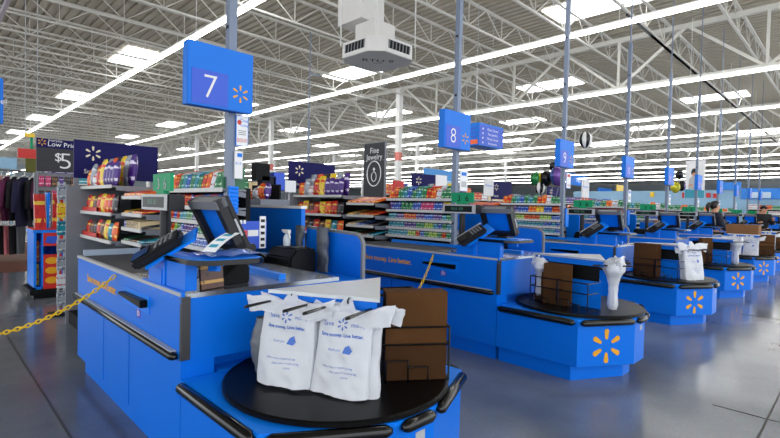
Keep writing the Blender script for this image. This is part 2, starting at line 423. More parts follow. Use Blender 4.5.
# upright guard plate, post and tray are the register stand bolted on the counter
stand = thing('register_stand', 'x', 'register stand', (1.15, 2.42, 0))
m = MB(); m.box(X7-.004, X7+.012, 2.37, 2.95, .90, .965); m.box(X7+.012, X7+.03, 2.37, 2.62, .965, 1.10)
m.box(X7+.03, X7+.07, 2.37, 2.40, .965, 1.10); m.box(X7+.0, X7+.018, 2.66, 2.86, .96, 1.05)
m.prism([(2.36, 1.06), (2.36, 1.10), (2.26, 1.10), (2.26, 1.07)], 1.05, 1.07, lambda x, y, z: (z, x, y)); m.build('post', BLUE, stand)
tray = [(X7+.01, 2.64), (X7-.01, 2.60), (X7-.005, 2.32), (X7+.03, 2.25), (X7+.09, 2.215), (1.25, 2.20), (1.30, 2.24), (1.31, 2.62), (1.27, 2.66), (1.0, 2.66)]
m = MB(); m.prism(tray, 1.103, 1.128); m.build('tray', BLACK, stand, bevel=.006)
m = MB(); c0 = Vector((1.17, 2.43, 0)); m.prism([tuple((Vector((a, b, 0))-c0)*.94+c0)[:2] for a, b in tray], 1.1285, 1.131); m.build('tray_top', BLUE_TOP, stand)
ax = Vector((.161, -.137, .135)).normalized(); wx = Vector((.5, .62, .42)); wx = (wx-ax*wx.dot(ax)).normalized(); nx = wx.cross(ax).normalized()
if nx.z < 0: nx = -nx
pc = Vector((.905, 2.675, 1.165))
m = MB(); m.obox(pc-nx*.05+ax*.06, ax*.15, wx*.075, nx*.006); m.obox(Vector((.945, 2.70, 1.03)), (.012, 0, 0), (0, .07, 0), (0, 0, .085)); m.build('reader_bracket', BLUE_TOP, stand)
pin = thing('card_reader', 'x', 'card reader', tuple(pc))
m = MB(); m.obox(pc-nx*.015, ax*.14, wx*.065, nx*.026); m.build('body', DGREY, pin, bevel=.012)
m = MB(); m.obox(pc+nx*.015-ax*.085, ax*.05, wx*.046, nx*.002); m.build('screen', mat('reader_glass', rgb(16, 18, 26), .1), pin)
m = MB()
for i in range(4):
    for j in range(3): m.obox(pc+nx*.015+ax*(.01+.03*i)+wx*(-.03+.03*j), ax*.008, wx*.009, nx*.003)
m.build('keypad', MGREY, pin)
m = MB(); m.obox(pc+nx*.002+wx*.071, ax*.15, wx*.004, nx*.006); m.build('card_slot', LGREY, pin)
# customer display
disp = thing('customer_display', 'x', 'customer display', (1.0, 2.87, ZT))
m = MB(); m.tube([(1.02, 2.87, ZT+.002), (1.02, 2.87, 1.36)], .03, 12); m.lathe([(.07, 0), (.07, .015), (.035, .02)], (1.02, 2.87, ZT+.001)); m.build('pole', DGREY, disp, smooth=False)
m = MB(); m.box(.955, 1.05, 2.66, 3.07, 1.36, 1.452); m.build('display_box', DGREY, disp, bevel=.008)
fr = frame((.955, 2.865, 1.406), (0, -1, 0), (0, 0, 1))
m = MB(); m.prism([(-.2, -.044), (.2, -.044), (.2, .044), (-.2, .044)], 0, .004, fr); m.build('bezel', LGREY, disp)
m = MB(); m.prism([(-.175, -.03), (.16, -.03), (.16, .03), (-.175, .03)], .004, .006, fr); sc_ = m.build('screen', SCREEN, disp)
m = MB(); text(m, '888 88', fr, .042, .007, -.02, 0, 1.3); m.sub('digits', DIGIT, sc_)
m = MB(); m.box(.99, 1.01, 2.72, 2.99, 1.47, 1.57); m.box(.985, 1.015, 2.80, 2.92, 1.45, 1.473); gc = m.build('green_card', GREEN, disp)
fr = frame((.99, 2.855, 1.52), (0, -1, 0), (0, 0, 1))
m = MB(); text(m, '3  6', fr, .085, .002, .01, -.012, 1.1); m.sub('card_digits', BLACK, gc)
# monitor: tilted slab, screen to the cashier, recessed blue back to the customers
mon = thing('monitor', 'x', 'monitor', (1.25, 2.55, 1.131))
ay = Vector((-.03, 1, 0)).normalized(); az = Vector((-.135, .0, .27)).normalized(); an = az.cross(ay); an = -an if an.x > 0 else an   # outward (customer side) normal
mc = Vector((1.16, 2.55, 1.285))
H_, W_ = .148, .172
def mbx(m, cy, cz, hy, hz, d0, d1): return m.obox(mc+ay*cy+az*cz+an*(-(d0+d1)/2), ay*hy, az*hz, an*abs(d1-d0)/2)
m = MB(); mbx(m, 0, 0, W_, H_, .04, .072)
for s in (-1, 1): mbx(m, s*(W_-.024), 0, .024, H_, -.005, .05)
mbx(m, 0, -(H_-.018), W_, .018, -.005, .05); m.build('housing', DGREY, mon)
m = MB(); mbx(m, 0, H_-.024, W_, .024, -.008, .05); m.build('top_cap', MGREY, mon)
m = MB(); mbx(m, .0, 0, W_-.05, H_-.04, .026, .0395); bp_ = m.build('back_plate', BLUE, mon)
m = MB(); mbx(m, .0, -.04, W_-.05, .055, .029, .0315); m.sub('rating_label', PAPER, bp_, label='white sticker') if False else None
m = MB(); mbx(m, 0, .0, W_-.02, H_-.02, .0725, .075); m.build('screen', mat('monitor_screen', rgb(60, 90, 140), .15), mon)
m = MB(); m.obox(mc+ay*(-W_-.002)+az*(-.03)-an*.05, ay*.002, az*.05, an*.006); m.build('vent_strip', LGREY, mon)
m = MB(); m.box(1.25, 1.28, 2.5, 2.6, 1.132, 1.2); m.box(1.17, 1.29, 2.44, 2.62, 1.1315, 1.142); m.build('foot', DGREY, mon)
# bagging counter
W, C, CY, C2, CY2, YC = 1.1921, .4634, .2864, .4838, .2116, 1.6174
def octo(d=0, back=YT-.003):
    x0, x1 = X7+d, X7+W-d
    return [(x0, back), (x0, YC+.4*d), (X7+C+.35*d, YC-CY+d), (X7+W-C2-.35*d, YC-CY+d), (x1, YC-CY+CY2+.4*d), (x1, back)]
bag_c = thing('bagging_counter', 'x', 'bagging counter', (1.52, 1.89, 0))
m = MB(); m.prism(octo(0), ZP, .505); m.build('cabinet', BLUE, bag_c)
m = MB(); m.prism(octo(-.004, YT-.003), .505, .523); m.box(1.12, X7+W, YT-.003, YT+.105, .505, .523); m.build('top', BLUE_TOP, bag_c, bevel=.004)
m = MB(); m.prism([(X7+.046, YT-.003), (X7+.046, YC+.07), (X7+C+.04, YC-CY+.10), (X7+W-C2-.04, YC-CY+.10), (X7+W-.06, YC-CY+CY2+.07), (X7+W-.06, YT-.003)], 0, ZP+.001); m.build('kick_plate', BLUE, bag_c)
oc = octo(0)
for i in range(5):
    a, b = Vector((*oc[i], .50)), Vector((*oc[i+1], .50)); d = (b-a).normalized(); n_ = Vector((d.y, -d.x, 0)) if True else 0
    n_ = Vector((d.y, -d.x, 0)); mid = (a+b)/2
    if (mid-Vector((1.52, 1.89, .5))).dot(n_) < 0: n_ = -n_
    a2, b2 = a+d*.02+n_*.018, b-d*.02+n_*.018
    m = MB(); m.tube([a2, a2+d*.015, a2+d*.03, b2-d*.03, b2-d*.015, b2], [.012, .022, .028, .028, .022, .012], 10); m.build('bumper', BLACK, bag_c, smooth=True)
a, b = Vector((*oc[1], .31)), Vector((*oc[2], .31))
fr = frame((a+b)/2, b-a, (0, 0, 1))
m = MB(); spark(m, fr, .143, .003, 0, -.008, .3); m.build('spark_emblem', SPARK, bag_c)
a, b = Vector((*oc[2], .43)), Vector((*oc[3], .43)); fr = frame((a+b)/2, b-a, (0, 0, 1))
m = MB(); m.prism([(-.0, -.03), (.06, -.03), (.06, .012), (0, .012)], 0, .002, fr); m.build('maker_label', LGREY, bag_c)
# bag carousel, local frame: paper-bag face normal at angle 0
CC = (1.52, 1.89)
car = thing('bag_carousel', 'x', 'bag carousel', (0, 0, .524))
ZD0 = .524
m = MB(); m.lathe([(.545, .0), (.565, .006), (.565, .022), (.555, .028), (.2, .028)], (0, 0, ZD0), 64); m.build('turntable', BLACKM, car)
tri = lambda r: [(r*k_*math.cos(RAD(a)), r*k_*math.sin(RAD(a))) for a, k_ in ((68, .96), (178, .95), (293, 1.15))]
m = MB(); m.prism(tri(.33), ZD0+.028, .79); m.prism(tri(.345), .925, .975); m.build('hub_panel', BLUE, car)
m = MB(); m.prism(tri(.30), .79, .925); m.build('hub_recess', VOID, car)
m = MB(); m.prism(tri(.37), .975, .992); m.build('steel_cap', STEELT, car)
for th in (120, 240):
    n2 = Vector((math.cos(RAD(th)), math.sin(RAD(th)), 0)); u2 = Vector((-n2.y, n2.x, 0))
    for uc in ((-.15, .15) if th == 120 else (.15,)):
        for du in (-.1, .1):
            m = MB(); b0 = u2*(uc+du)
            p = [b0+n2*.12+Vector((0, 0, .938)), b0+n2*.42+u2*.008+Vector((0, 0, .948)), b0+n2*.435+Vector((0, 0, .948)), b0+n2*.42-u2*.008+Vector((0, 0, .948)), b0+n2*.12-u2*.004+Vector((0, 0, .935))]
            m.tube(p, .0055, 6); m.build('bag_rod', BLACK, car)
        m = MB(); b0 = u2*uc
        m.tube([b0+n2*.16+Vector((0, 0, .955)), b0+n2*.205+Vector((0, 0, .955)), b0+n2*.215+Vector((0, 0, .975)), b0+n2*.2+Vector((0, 0, .985))], .004, 6); m.build('centre_hook', BLACK, car)
# wire racks on the paper face (normal +X local)
for yc in (-.15, .15):
    m = MB(); r_ = .005; xf = .33; xb = .17; hw = .142; z0 = ZD0+.03
    for z_ in (.70, .79): m.tube([(xb, yc-hw, z_), (xf, yc-hw, z_), (xf, yc+hw, z_), (xb, yc+hw, z_)], r_, 6)
    for y_ in (yc-hw, yc+hw): m.tube([(xf, y_, .79), (xf, y_, z0), (xb, y_, z0)], r_, 6)
    for yy, hh in ((yc-.07, .075), (yc+.03, .05)): m.tube([(xf+.01, yy-.04, z0), (xf+.01, yy-.04, z0+hh), (xf+.01, yy+.04, z0+hh), (xf+.01, yy+.04, z0)], r_, 6)
    m.build('wire_rack', BLACK, car)

# radial wire rack on the third face: bags stand edgewise to the hub
th = RAD(240); n2 = Vector((math.cos(th), math.sin(th), 0)); u2 = Vector((-n2.y, n2.x, 0)); q_ = lambda n, u, z: n2*n+u2*u+Vector((0, 0, z))
m = MB(); z0 = ZD0+.03
for z_ in (.735, .82): m.tube([q_(.2, .0, z_), q_(.2, -.155, z_), q_(.54, -.155, z_), q_(.54, 0, z_)], .005, 6)
for n_ in (.2, .54): m.tube([q_(n_, -.155, .82), q_(n_, -.155, z0), q_(n_, .0, z0), q_(n_, .0, .82)], .005, 6)
m.tube([q_(.22, -.175, z0), q_(.22, -.175, .66), q_(.33, -.175, .66), q_(.33, -.175, z0)], .005, 6); m.tube([q_(.33, -.18, z0), q_(.33, -.18, .63), q_(.43, -.18, .63), q_(.43, -.18, z0)], .005, 6)
m.build('wire_rack', BLACK, car)
# plastic bag on rods, local: u along X, front faces -Y, base z=0 at turntable
def nz(x, y, z, s=1.): return noise.noise(Vector((x, y, z))*s)
def bag_root(seed, print_=True):
    H = .365; y0 = -.0
    r = thing('plastic_bag', 'x', 'plastic bag', (0, 0, 0))
    def disp(x, z): return .024*nz(x, z*.7, seed*3.1, 8)+.013*nz(x+.5*z, z, seed+9, 19)+.005*nz(x, z, seed, 45)
    def hw(t): return .142-.012*t+.012*math.sin(t*3.1)*(1 if seed % 2 else -.4)+.008*nz(0, t, seed, 4)
    def front(u, t):
        w = hw(t); x = (2*u-1)*w+.02*(t-.5)*(seed % 3-1)*.5; z = t*H+.008*nz(x, 0, seed, 8)*(1-t)
        e = 1-abs(2*u-1)**4
        return (x, -.012-.028*e*(1-.65*t)+disp(x, z)*e+.055*t, z)
    def back(u, t):
        x, y, z = front(u, t); return (x, .012+.004*math.sin(3*u)+.055*t, z)
    m = MB(); m.grid(22, 22, front); m.grid(14, 10, lambda u, v: back(1-u, v))
    for e in (0, 1): m.grid(2, 22, lambda u, v: tuple(Vector(front(e, v)).lerp(Vector(back(e, v)), u if e else 1-u)))
    m.grid(22, 2, lambda u, v: tuple(Vector(back(u, 0)).lerp(Vector(front(u, 0)), v)))
    m.build('body', BAGW, r, smooth=True)
    m = MB()
    m.grid(8, 8, lambda u, v: ((2*u-1)*(.075-.055*v), .05-.01*math.sin(v*3)+.006*nz(u, v, seed, 4)+.02*v, H-.03+v*.085)); m.build('centre_tab', BAGW, r, smooth=True)
    for s in (-1, 1):
        def flap(u, v, s=s):
            # flat band from the bag shoulder, threaded on the rod and folded out to the side; v runs outwards
            x = s*(.03+.195*v+.02*u*v)
            zt = H+.012+.03*v+.012*math.sin(v*5+seed+s)
            h = .085+.012*math.sin(v*4+seed*2)-.015*(1-v)
            z = zt-h*(1-u)+.004*nz(v*9, u*3, seed, 2)
            y = .045-.03*math.sin(v*math.pi)*(.4+.6*(1-u))-.012*v+.012*nz(u*2.5, v*5, seed+s, 2.)
            return (x+.006*nz(v*3, u, seed, 2), y, z)
        m = MB(); m.grid(8, 14, flap); m.grid(8, 14, lambda u, v: tuple(Vector(flap(1-u, v))+Vector((0, .02*math.sin(v*3.1)+.004, 0)))); m.build('handle', BAGW, r, smooth=True)
    if print_:
        def fr(x, y, z):
            u = (x/hw(min(1, max(0, y/H)))+1)/2
            p = front(min(.98, max(.02, u)), min(1, max(0, y/H))); return (x, p[1]-.0035-z, y)
        m = MB(); text(m, 'Save', fr, .030, 0, -.07, .312); m.build('print_heading', PRINT, r)
        m = MB(); text(m, 'money', fr, .026, 0, .075, .312); m.build('print_heading', PRINT, r)
        m = MB(); spark(m, fr, .027, .0005, 0, .312, .3); m.build('print_spark', PRINT, r)
        m = MB(); text(m, 'Save money. Live better.', fr, .021, 0, 0, .264); m.build('print_line', PRINT, r)
        m = MB(); m.prism([(.012, .19), (.045, .185), (.055, .20), (.04, .225), (.02, .215)], 0, .0005, fr); text(m, 'thank you', fr, .015, 0, -.03, .2); m.build('print_badge', PRINT, r)
        m = MB()
        for i, (w_, x_) in enumerate(((.17, -.01), (.15, .02), (.1, .03))): text(m, 'please reuse or recycle this bag' if i < 2 else 'at any store', fr, .013, 0, x_, .125-.02*i, w_/.19)
        m.build('print_small', PRINT, r)
    return r
def paper_bag(w=.31, h=.435, t=.014):
    r = thing('paper_bag', 'x', 'paper bag', (0, 0, 0))
    m = MB()
    m.grid(8, 12, lambda u, v: ((u-.5)*w, -t/2-.002*math.sin(u*6+v*4)-.0015*nz(u, v, 1, 5), v*h))
    m.grid(8, 12, lambda u, v: ((.5-u)*w, t/2, v*h))
    for e in (-1, 1): m.grid(1, 1, lambda u, v: (e*w/2, (t/2)*(2*u-1)*(1 if e > 0 else -1), v*h))
    m.grid(1, 1, lambda u, v: ((u-.5)*w, (2*v-1)*t/2, h)); m.grid(1, 1, lambda u, v: ((u-.5)*w, (1-2*v)*t/2, 0))
    m.build('sack', BROWN, r)
    m = MB(); m.box(-w/2+.002, w/2-.002, -t/2-.007, -t/2-.003, .0, .17); m.build('folded_base', BROWN2, r)
    return r
PB = [bag_root(1), bag_root(2), bag_root(5)]
PLAIN = bag_root(4, False)
KRAFT = paper_bag()
# narrow gathered bag seen hanging closed
gath = thing('plastic_bag', 'x', 'plastic bag', (0, 0, 0))
m = MB()
prof = [(.045, 0), (.06, .03), (.045, .12), (.045, .18), (.075, .25), (.11, .30), (.11, .35), (.05, .40)]
m.grid(20, 30, lambda u, v: (lambda t: (lambda r0, z: ((r0*(1.25+.35*nz(math.cos(6.28*u), v*2, math.sin(6.28*u), 2)))*math.cos(6.283*u), .6*r0*(1.2+.5*nz(math.cos(6.28*u)*2, v*2, 4, 2))*math.sin(6.283*u)-.02, z))(prof[min(6, int(t))][0]*(1-(t-min(6, int(t))))+prof[min(6, int(t))+1][0]*(t-min(6, int(t))), prof[min(6, int(t))][1]*(1-(t-min(6, int(t))))+prof[min(6, int(t))+1][1]*(t-min(6, int(t)))))(v*7))
m.build('body', BAGW, gath, smooth=True)
m = MB()
m.grid(10, 8, lambda u, v: ((u-.5)*.26, -.06+.03*nz(u*3, v*2, 7, 2)-.03*math.sin(3.1*u), .30+.1*v+.03*math.sin(u*6.3)))
m.grid(10, 8, lambda u, v: ((.5-u)*.26, -.03+.03*nz(u*3, v*2, 7, 2), .30+.1*v+.03*math.sin((1-u)*6.3)))
m.build('handle', BAGW, gath, smooth=True)
# cashier back partitions
tallp = thing('tall_partition', 'x', 'partition', (2.41, 4.2, 0))
m = MB(); m.box(2.39, 2.43, 3.5, 5.0, 0, 1.375); m.build('panel', BLUE, tallp)
m = MB(); m.box(2.378, 2.442, 3.49, 5.01, 1.375, 1.40); m.build('top_cap', PAPER, tallp)
lowp = thing('low_partition', 'x', 'partition', (2.41, 3.05, 0))
def rp(d): return [(3.42, 0), (2.70+d, 0), (2.70+d, 1.10)]+[(2.70+.09-(.09-d)*math.cos(RAD(a)), 1.10+(.09-d)*math.sin(RAD(a))) for a in range(15, 91, 15)]+[(3.42, 1.215-d)]
m = MB(); m.prism(rp(.008), 2.392, 2.428, lambda x, y, z: (z, x, y)); m.build('panel', BLUE, lowp)
m = MB(); pp = rp(0)[1:]; m.tube([(2.41, a, b) for a, b in pp], .02, 4); m.build('edge_band', MGREY, lowp)
# shelf with printer
shelf = thing('register_shelf', 'x', 'shelf', (2.17, 3.05, 0))
m = MB(); m.box(1.93, 2.388, 2.66, 3.62, .835, .862); m.build('board', BLUE_TOP, shelf)
m = MB(); m.box(2.0, 2.385, 2.72, 2.74, 0, .835); m.box(2.0, 2.385, 3.4, 3.42, 0, .835); m.build('support', BLUE, shelf)
prn = thing('receipt_printer', 'x', 'printer', (2.15, 3.22, .862))
m = MB(); m.prism([(1.99, .863), (2.24, .863), (2.24, 1.05), (2.2, 1.075), (2.05, 1.065), (2.0, 1.0)], 3.06, 3.42, lambda x, y, z: (x, z, y)); m.build('housing', BLACKM, prn, bevel=.012)
m = MB(); m.box(2.07, 2.19, 3.1, 3.25, 1.07, 1.078); m.build('lid', DGREY, prn)
m = MB(); m.box(1.986, 1.992, 3.08, 3.34, .90, .95); m.build('paper_slot', VOID, prn)
# ---- pole and lane sign
pole = thing('lane_pole', 'x', 'pole', (1.72, 3.505, 0))
m = MB(); m.box(1.689, 1.751, 3.474, 3.536, 0, 4.87); m.build('post', POSTG, pole)
m = MB(); m.bar((1.72, 3.505, 4.87), (1.72, 3.505, 7.6), .022); m.build('hanger_rod', POSTG, pole)
m = MB()
for z_ in (1.22, 2.75, 3.45, 4.2): m.box(1.682, 1.689, 3.49, 3.52, z_, z_+.025)
m.build('clip', DGREY, pole)
def lane_sign(k, num):
    x0, x1, y0, z0, z1 = 1.34+S*k, 1.8448+S*k, 3.387, 2.1046, 2.5349+(.022 if k == 0 else 0)
    r = thing('lane_sign', 'blue box sign with white number %d on the %s pole' % (num, 'grey' if k < 9 else 'far'), 'lane sign', ((x0+x1)/2, y0+.04, (z0+z1)/2))
    m = MB(); m.box(x0, x1, y0, y0+.085, z0, z1); m.build('box', SIGNBLUE, r, bevel=.004)
    fr = frame((x0, y0, z0), (1, 0, 0), (0, 0, 1))
    m = MB(); m.prism([(.03, .015), (.30, .015), (.30, .26), (.03, .26)], 0, .003, fr); p = m.build('number_panel', SIGNBLUE2, r)
    m = MB(); text(m, str(num), fr, .245 if num < 10 else .2, .004, .165, .137, .95 if num < 10 else .8); m.sub('numeral', WHITE, p)
    m = MB(); spark(m, fr, .066, .003, .40, .135, .24); m.build('spark_emblem', SPARK, r)
    return r
lane_words = ['seven', 'eight', 'nine', 'ten', 'eleven', 'twelve', 'thirteen', 'fourteen', 'fifteen', 'sixteen']
LBL = {
 'checkout_counter': 'blue checkout counter with black belt and slogan at lane %s',
 'register_stand': 'blue bolted post carrying a black-edged tray at lane %s',
 'card_reader': 'dark card reader tilted on a blue bracket at lane %s',
 'customer_display': 'customer display pole with green number card at lane %s',
 'monitor': 'tilted dark cashier monitor with blue back at lane %s',
 'bagging_counter': 'blue bagging counter end with yellow spark emblem at lane %s',
 'bag_carousel': 'round black bag turntable with steel-topped blue hub at lane %s',
 'tall_partition': 'tall blue partition with white top behind lane %s cashier stand',
 'low_partition': 'low blue partition with rounded grey-edged corner at lane %s',
 'register_shelf': 'blue shelf against the partition at lane %s',
 'receipt_printer': 'black receipt printer on the blue shelf at lane %s',
 'lane_pole': 'tall square grey pole rising to the roof at lane %s'}
GRP = {'checkout_counter': 'checkout counters', 'register_stand': 'register stands', 'card_reader': 'card readers', 'customer_display': 'customer displays',
       'monitor': 'cashier monitors', 'bagging_counter': 'bagging counters', 'bag_carousel': 'bag carousels', 'tall_partition': 'tall partitions',
       'low_partition': 'low partitions', 'register_shelf': 'register shelves', 'receipt_printer': 'receipt printers', 'lane_pole': 'lane poles'}
PHI = [84, 172, 168, 172, 64, 60, 172]
lane_objs = [counter, stand, pin, disp, mon, tallp, lowp, shelf, prn, pole]
last = {'checkout_counter': 7, 'register_stand': 8, 'card_reader': 8, 'customer_display': 8, 'monitor': 8, 'tall_partition': 5, 'low_partition': 4, 'register_shelf': 3, 'receipt_printer': 3, 'lane_pole': 9}
proto_loc = {o.name: Vector(o.location) for o in lane_objs}
for o in lane_objs:
    for k in range(1, last[o.name]+1):
        if k > 2 and o.name == 'x': continue
        dup(o, proto_loc[o.name]+Vector((S*k, 0, 0)), None, LBL[o.name] % lane_words[k], GRP[o.name])
    o['label'] = LBL[o.name] % 'seven'; o['group'] = GRP[o.name]
for k in range(10):
    g = lane_sign(k, 7+k); g['group'] = 'lane number signs'
for k in range(1, 6):
    dup(bag_c, (1.52+S*k, 1.89, 0), None, LBL['bagging_counter'] % lane_words[k], GRP['bagging_counter'])
    dup(car, (1.53+S*k, 1.885, .524), RAD(PHI[k]), LBL['bag_carousel'] % lane_words[k], GRP['bag_carousel'])
bag_c['label'] = LBL['bagging_counter'] % 'seven'; bag_c['group'] = GRP['bagging_counter']
car.location = (1.53, 1.885, .524); car.rotation_euler.z = RAD(PHI[0]); car['label'] = LBL['bag_carousel'] % 'seven'; car['group'] = GRP['bag_carousel']
USED = set()
def hang(proto, k, face, u, n, lab, cat_group, z=.553, spin=0, scale=1):
    """hang / stand a bag on lane k's carousel; face is the angle of the hub face from the paper face"""
    th = RAD(PHI[k]+face); N = Vector((math.cos(th), math.sin(th), 0)); Uv = Vector((-N.y, N.x, 0))
    loc = Vector((1.53+S*k, 1.885, z))+N*n+Uv*u
    if proto.name not in USED:
        USED.add(proto.name); o = proto; o.location = loc; o.rotation_euler = (0, 0, th+math.pi/2+spin); o['label'] = lab; o['group'] = cat_group
    else: o = dup(proto, loc, th+math.pi/2+spin, lab, cat_group)
    if scale != 1: o.scale = (scale, scale, scale)
    return o
GB, GP = 'white plastic bags on the turntables', 'brown paper bags on the turntables'
hang(PB[0], 0, 120, -.145, .275, 'white printed plastic bag, left of the two nearest, on lane seven turntable', GB, .566)
hang(PB[1], 0, 120, .145, .265, 'white printed plastic bag beside the paper bags, right of the nearest two', GB, .56)
hang(PLAIN, 0, 120, -.10, .225, 'white bag layered just behind the left nearest printed bag', GB)
hang(PLAIN, 0, 120, .175, .22, 'white bag layered just behind the right nearest printed bag', GB)
def radial(k, i, lab): return hang(KRAFT, k, 240, -.135+.02*i, .375, lab, GP, .556, -math.pi/2)
for i in range(6): radial(0, i, 'kraft paper bag, %s from the front in the lane seven wire rack' % ORD[i])
# lane eight
for i in range(4): hang(KRAFT, 1, 0, -.07+.012*i, .2+.028*i, 'leaning kraft paper bag, %s from the front in the lane eight rack' % ORD[3-i], GP, .556, .06*i, .84)
for i in range(2): hang(KRAFT, 1, 0, -.2-.03*i, .2+.04*i, 'kraft paper bag slumped low, %s from the front, left of lane eight rack' % ORD[1-i], GP, .556, -.3, .62)
hang(gath, 1, 120, -.15, .27, 'white plastic bag gathered narrow, at the right of lane eight turntable', GB, .553, 0, 1.12)
hang(gath, 1, -53, .0, .33, 'white plastic bag gathered narrow, at the left of lane eight turntable', GB, .6, 0, .9)
# lane nine
for i in range(5): hang(KRAFT, 2, 0, -.15, .2+.026*i, 'kraft paper bag, %s from the front in the left lane nine rack' % ORD[4-i], GP, .556)
hang(PB[2], 2, 120, -.18, .30, 'white printed plastic bag hanging on lane nine turntable, front one', GB, .553, -.7, 1.18)
hang(PLAIN, 2, 120, -.15, .235, 'plain white bag behind the printed one on lane nine turntable', GB, .553, -.7)
# lane ten
for i in range(4): hang(KRAFT, 3, 0, -.08+.016*i, .24+.0*i, 'kraft paper bag, %s from the left standing edge-on in lane ten rack' % ORD[i], GP, .556, 1.3)
hang(gath, 3, 120, -.1, .27, 'white plastic bag gathered narrow at the right of lane ten turntable', GB)
hang(PB[0], 3, 120, .12, .29, 'white printed plastic bag on the far side of lane ten turntable', GB)
# lane eleven and twelve
for k in (4, 5):
    for i in range(5): radial(k, i, 'kraft paper bag, %s from the front in lane %s rack' % (ORD[i], lane_words[k]))
    for u_, w_ in ((-.15, 'left'), (.15, 'right')):
        hang(PB[1], k, 120, u_, .30, 'white printed plastic bag, %s one of a pair at lane %s' % (w_, lane_words[k]), GB)
# flat pile of paper bags on top of the lane ten hub
for i in range(5):
    m = MB(); c_ = Vector((1.53+S*4, 1.9, .9935+.042*i)); m.box(c_.x-.2, c_.x+.2, c_.y-.29, c_.y+.29, c_.z, c_.z+.04)
    solo('paper_bag', m, BROWNL, 'flat folded kraft paper bag, %s from the bottom of the pile on lane eleven hub' % ORD[i], 'paper bag', 'flat paper bags piled on a hub', tuple(c_))
# grey bag on lower left of lane seven carousel
th = RAD(PHI[0]+120); N = Vector((math.cos(th), math.sin(th), 0)); Uv = Vector((-N.y, N.x, 0)); c_ = Vector((1.52, 1.89, .58))+N*.20-Uv*.30
m = MB(); m.grid(18, 20, lambda u, v: (c_.x+(.035+.03*math.sin(v*3.0)+.012*nz(math.cos(6.28*u), v*4, math.sin(6.28*u), 2))*math.cos(6.283*u), c_.y+(.03+.02*math.sin(v*3.0)+.012*nz(math.cos(6.28*u), v*4, 3+math.sin(6.28*u), 2))*math.sin(6.283*u), c_.z+.27*v))
solo('grey_bag', m, GREYBAG, 'crumpled grey plastic bag hanging left of the white bags', 'plastic bag', None, tuple(c_), smooth=True)

# ---------------------------------------------------------------- impulse racks and their goods
RZ = [1.525, 1.378, 1.257, 1.148, 1.04]; MZ = [1.455, 1.29, 1.15, 1.02]; LZ = [1.56, 1.285, 1.01]
rack = thing('impulse_rack', 'x', 'store rack', (1.7, 4.9, 0))
m = MB(); m.box(1.86, 1.90, 3.50, 6.4, 0, 1.53); m.box(1.66, 1.86, 3.52, 4.58, 0, .98); m.box(1.44, 1.86, 4.62, 5.2, 0, .90); m.build('back_panel', SHELFD, rack)
m = MB(); m.box(1.19, 1.9, 6.38, 6.41, 0, 1.57); m.build('end_panel', SHELF, rack)
m = MB(); m.box(1.22, 1.86, 5.22, 6.38, 0, .14); m.build('base', SHELFD, rack)
for nm, zs, xf, ya, yb in (('r', RZ, 1.65, 3.50, 4.61), ('m', MZ, 1.43, 4.64, 5.19), ('l', LZ+[.74], 1.33, 5.2, 6.38)):
    for z in zs:
        m = MB(); m.box(xf+.012, 1.86, ya, yb, z-.02, z-.004); m.bar((xf+.05, ya+.004, z-.03), (1.86, ya+.004, z-.05), .006, .04); p = m.build('shelf', SHELF, rack)
        m = MB(); m.box(xf-.004, xf+.012, ya, yb, z-.030, z+.004); m.sub('price_strip', PRICE, p)
banner = thing('header_banner', 'x', 'banner', (1.73, 6.43, 1.6))
m = MB(); m.box(1.27, 2.18, 6.42, 6.45, 1.66, 2.10); m.build('panel', NAVY, banner)
m = MB(); m.box(1.27, 1.3, 6.425, 6.445, 0, 1.66); m.box(2.15, 2.18, 6.425, 6.445, 0, 1.66); m.build('upright', SHELF, banner)
fr = frame((1.46, 6.42, 1.955), (1, 0, 0), (0, 0, 1))
m = MB(); spark(m, fr, .085, .003, 0, 0, .28); m.build('spark_emblem', SPARKP, banner)
m = MB(); text(m, 'Snacks', fr, .07, .003, .0, -.215); m.build('wording', WHITE, banner)
LBR = 'grey shop rack of gum and candy behind the lane %s belt'; LBB = 'navy header banner with cream spark above the lane %s candy rack'
for k in range(1, 8): dup(rack, (1.7+S*k, 4.9, 0), None, LBR % lane_words[k], 'impulse racks')
rack['label'] = LBR % 'seven'; rack['group'] = 'impulse racks'
for k in range(1, 5): dup(banner, (1.73+S*k, 6.43, 1.6), None, LBB % lane_words[k], 'header banners')
banner['label'] = LBB % 'seven'; banner['group'] = 'header banners'

def gum_mesh(w, d, h, c, name, tilt=.25):
    mb = MB(); b = .006
    # little carton with folded top flap, leaning back
    fr = lambda x, y, z: (x+z*tilt, y, z)
    mb.prism([(0, 0), (d, 0), (d, h*.94), (d*.7, h), (.0, h*.9)], -w/2, w/2, lambda x, z, y: fr(x, y, z))
    mb.prism([(-.002, h*.1), (.0, h*.1), (.0, h*.42), (-.002, h*.42)], -w/2+b, w/2-b, lambda x, z, y: fr(x, y, z))
    return mb.mesh(name, PK[c])
def jar_mesh(w, h, c):
    mb = MB(); r = w/2; mb.lathe([(r*.9, 0), (r, h*.06), (r, h*.62), (r*.8, h*.72), (r*.72, h*.74), (r*.78, h*.76), (r*.78, h*.97), (r*.7, h)], (r, 0, 0), 10); return mb.mesh('gum_jar', PK[c], smooth=True)
def bag_mesh(w, h, t, c, name):
    mb = MB()
    def f(u, v, sg):
        e = (max(0, math.sin(math.pi*u))**.5)*(max(0, math.sin(math.pi*v))**.45)
        return (t/2+sg*t/2*e+.1*h*v+.003*math.sin(20*u+9*v)*e, (u-.5)*w*(1-.06*math.sin(math.pi*v)), v*h)
    mb.grid(10, 10, lambda u, v: f(1-u, v, -1)); mb.grid(10, 10, lambda u, v: f(u, v, 1))
    return mb.mesh(name, PK[c], smooth=True)
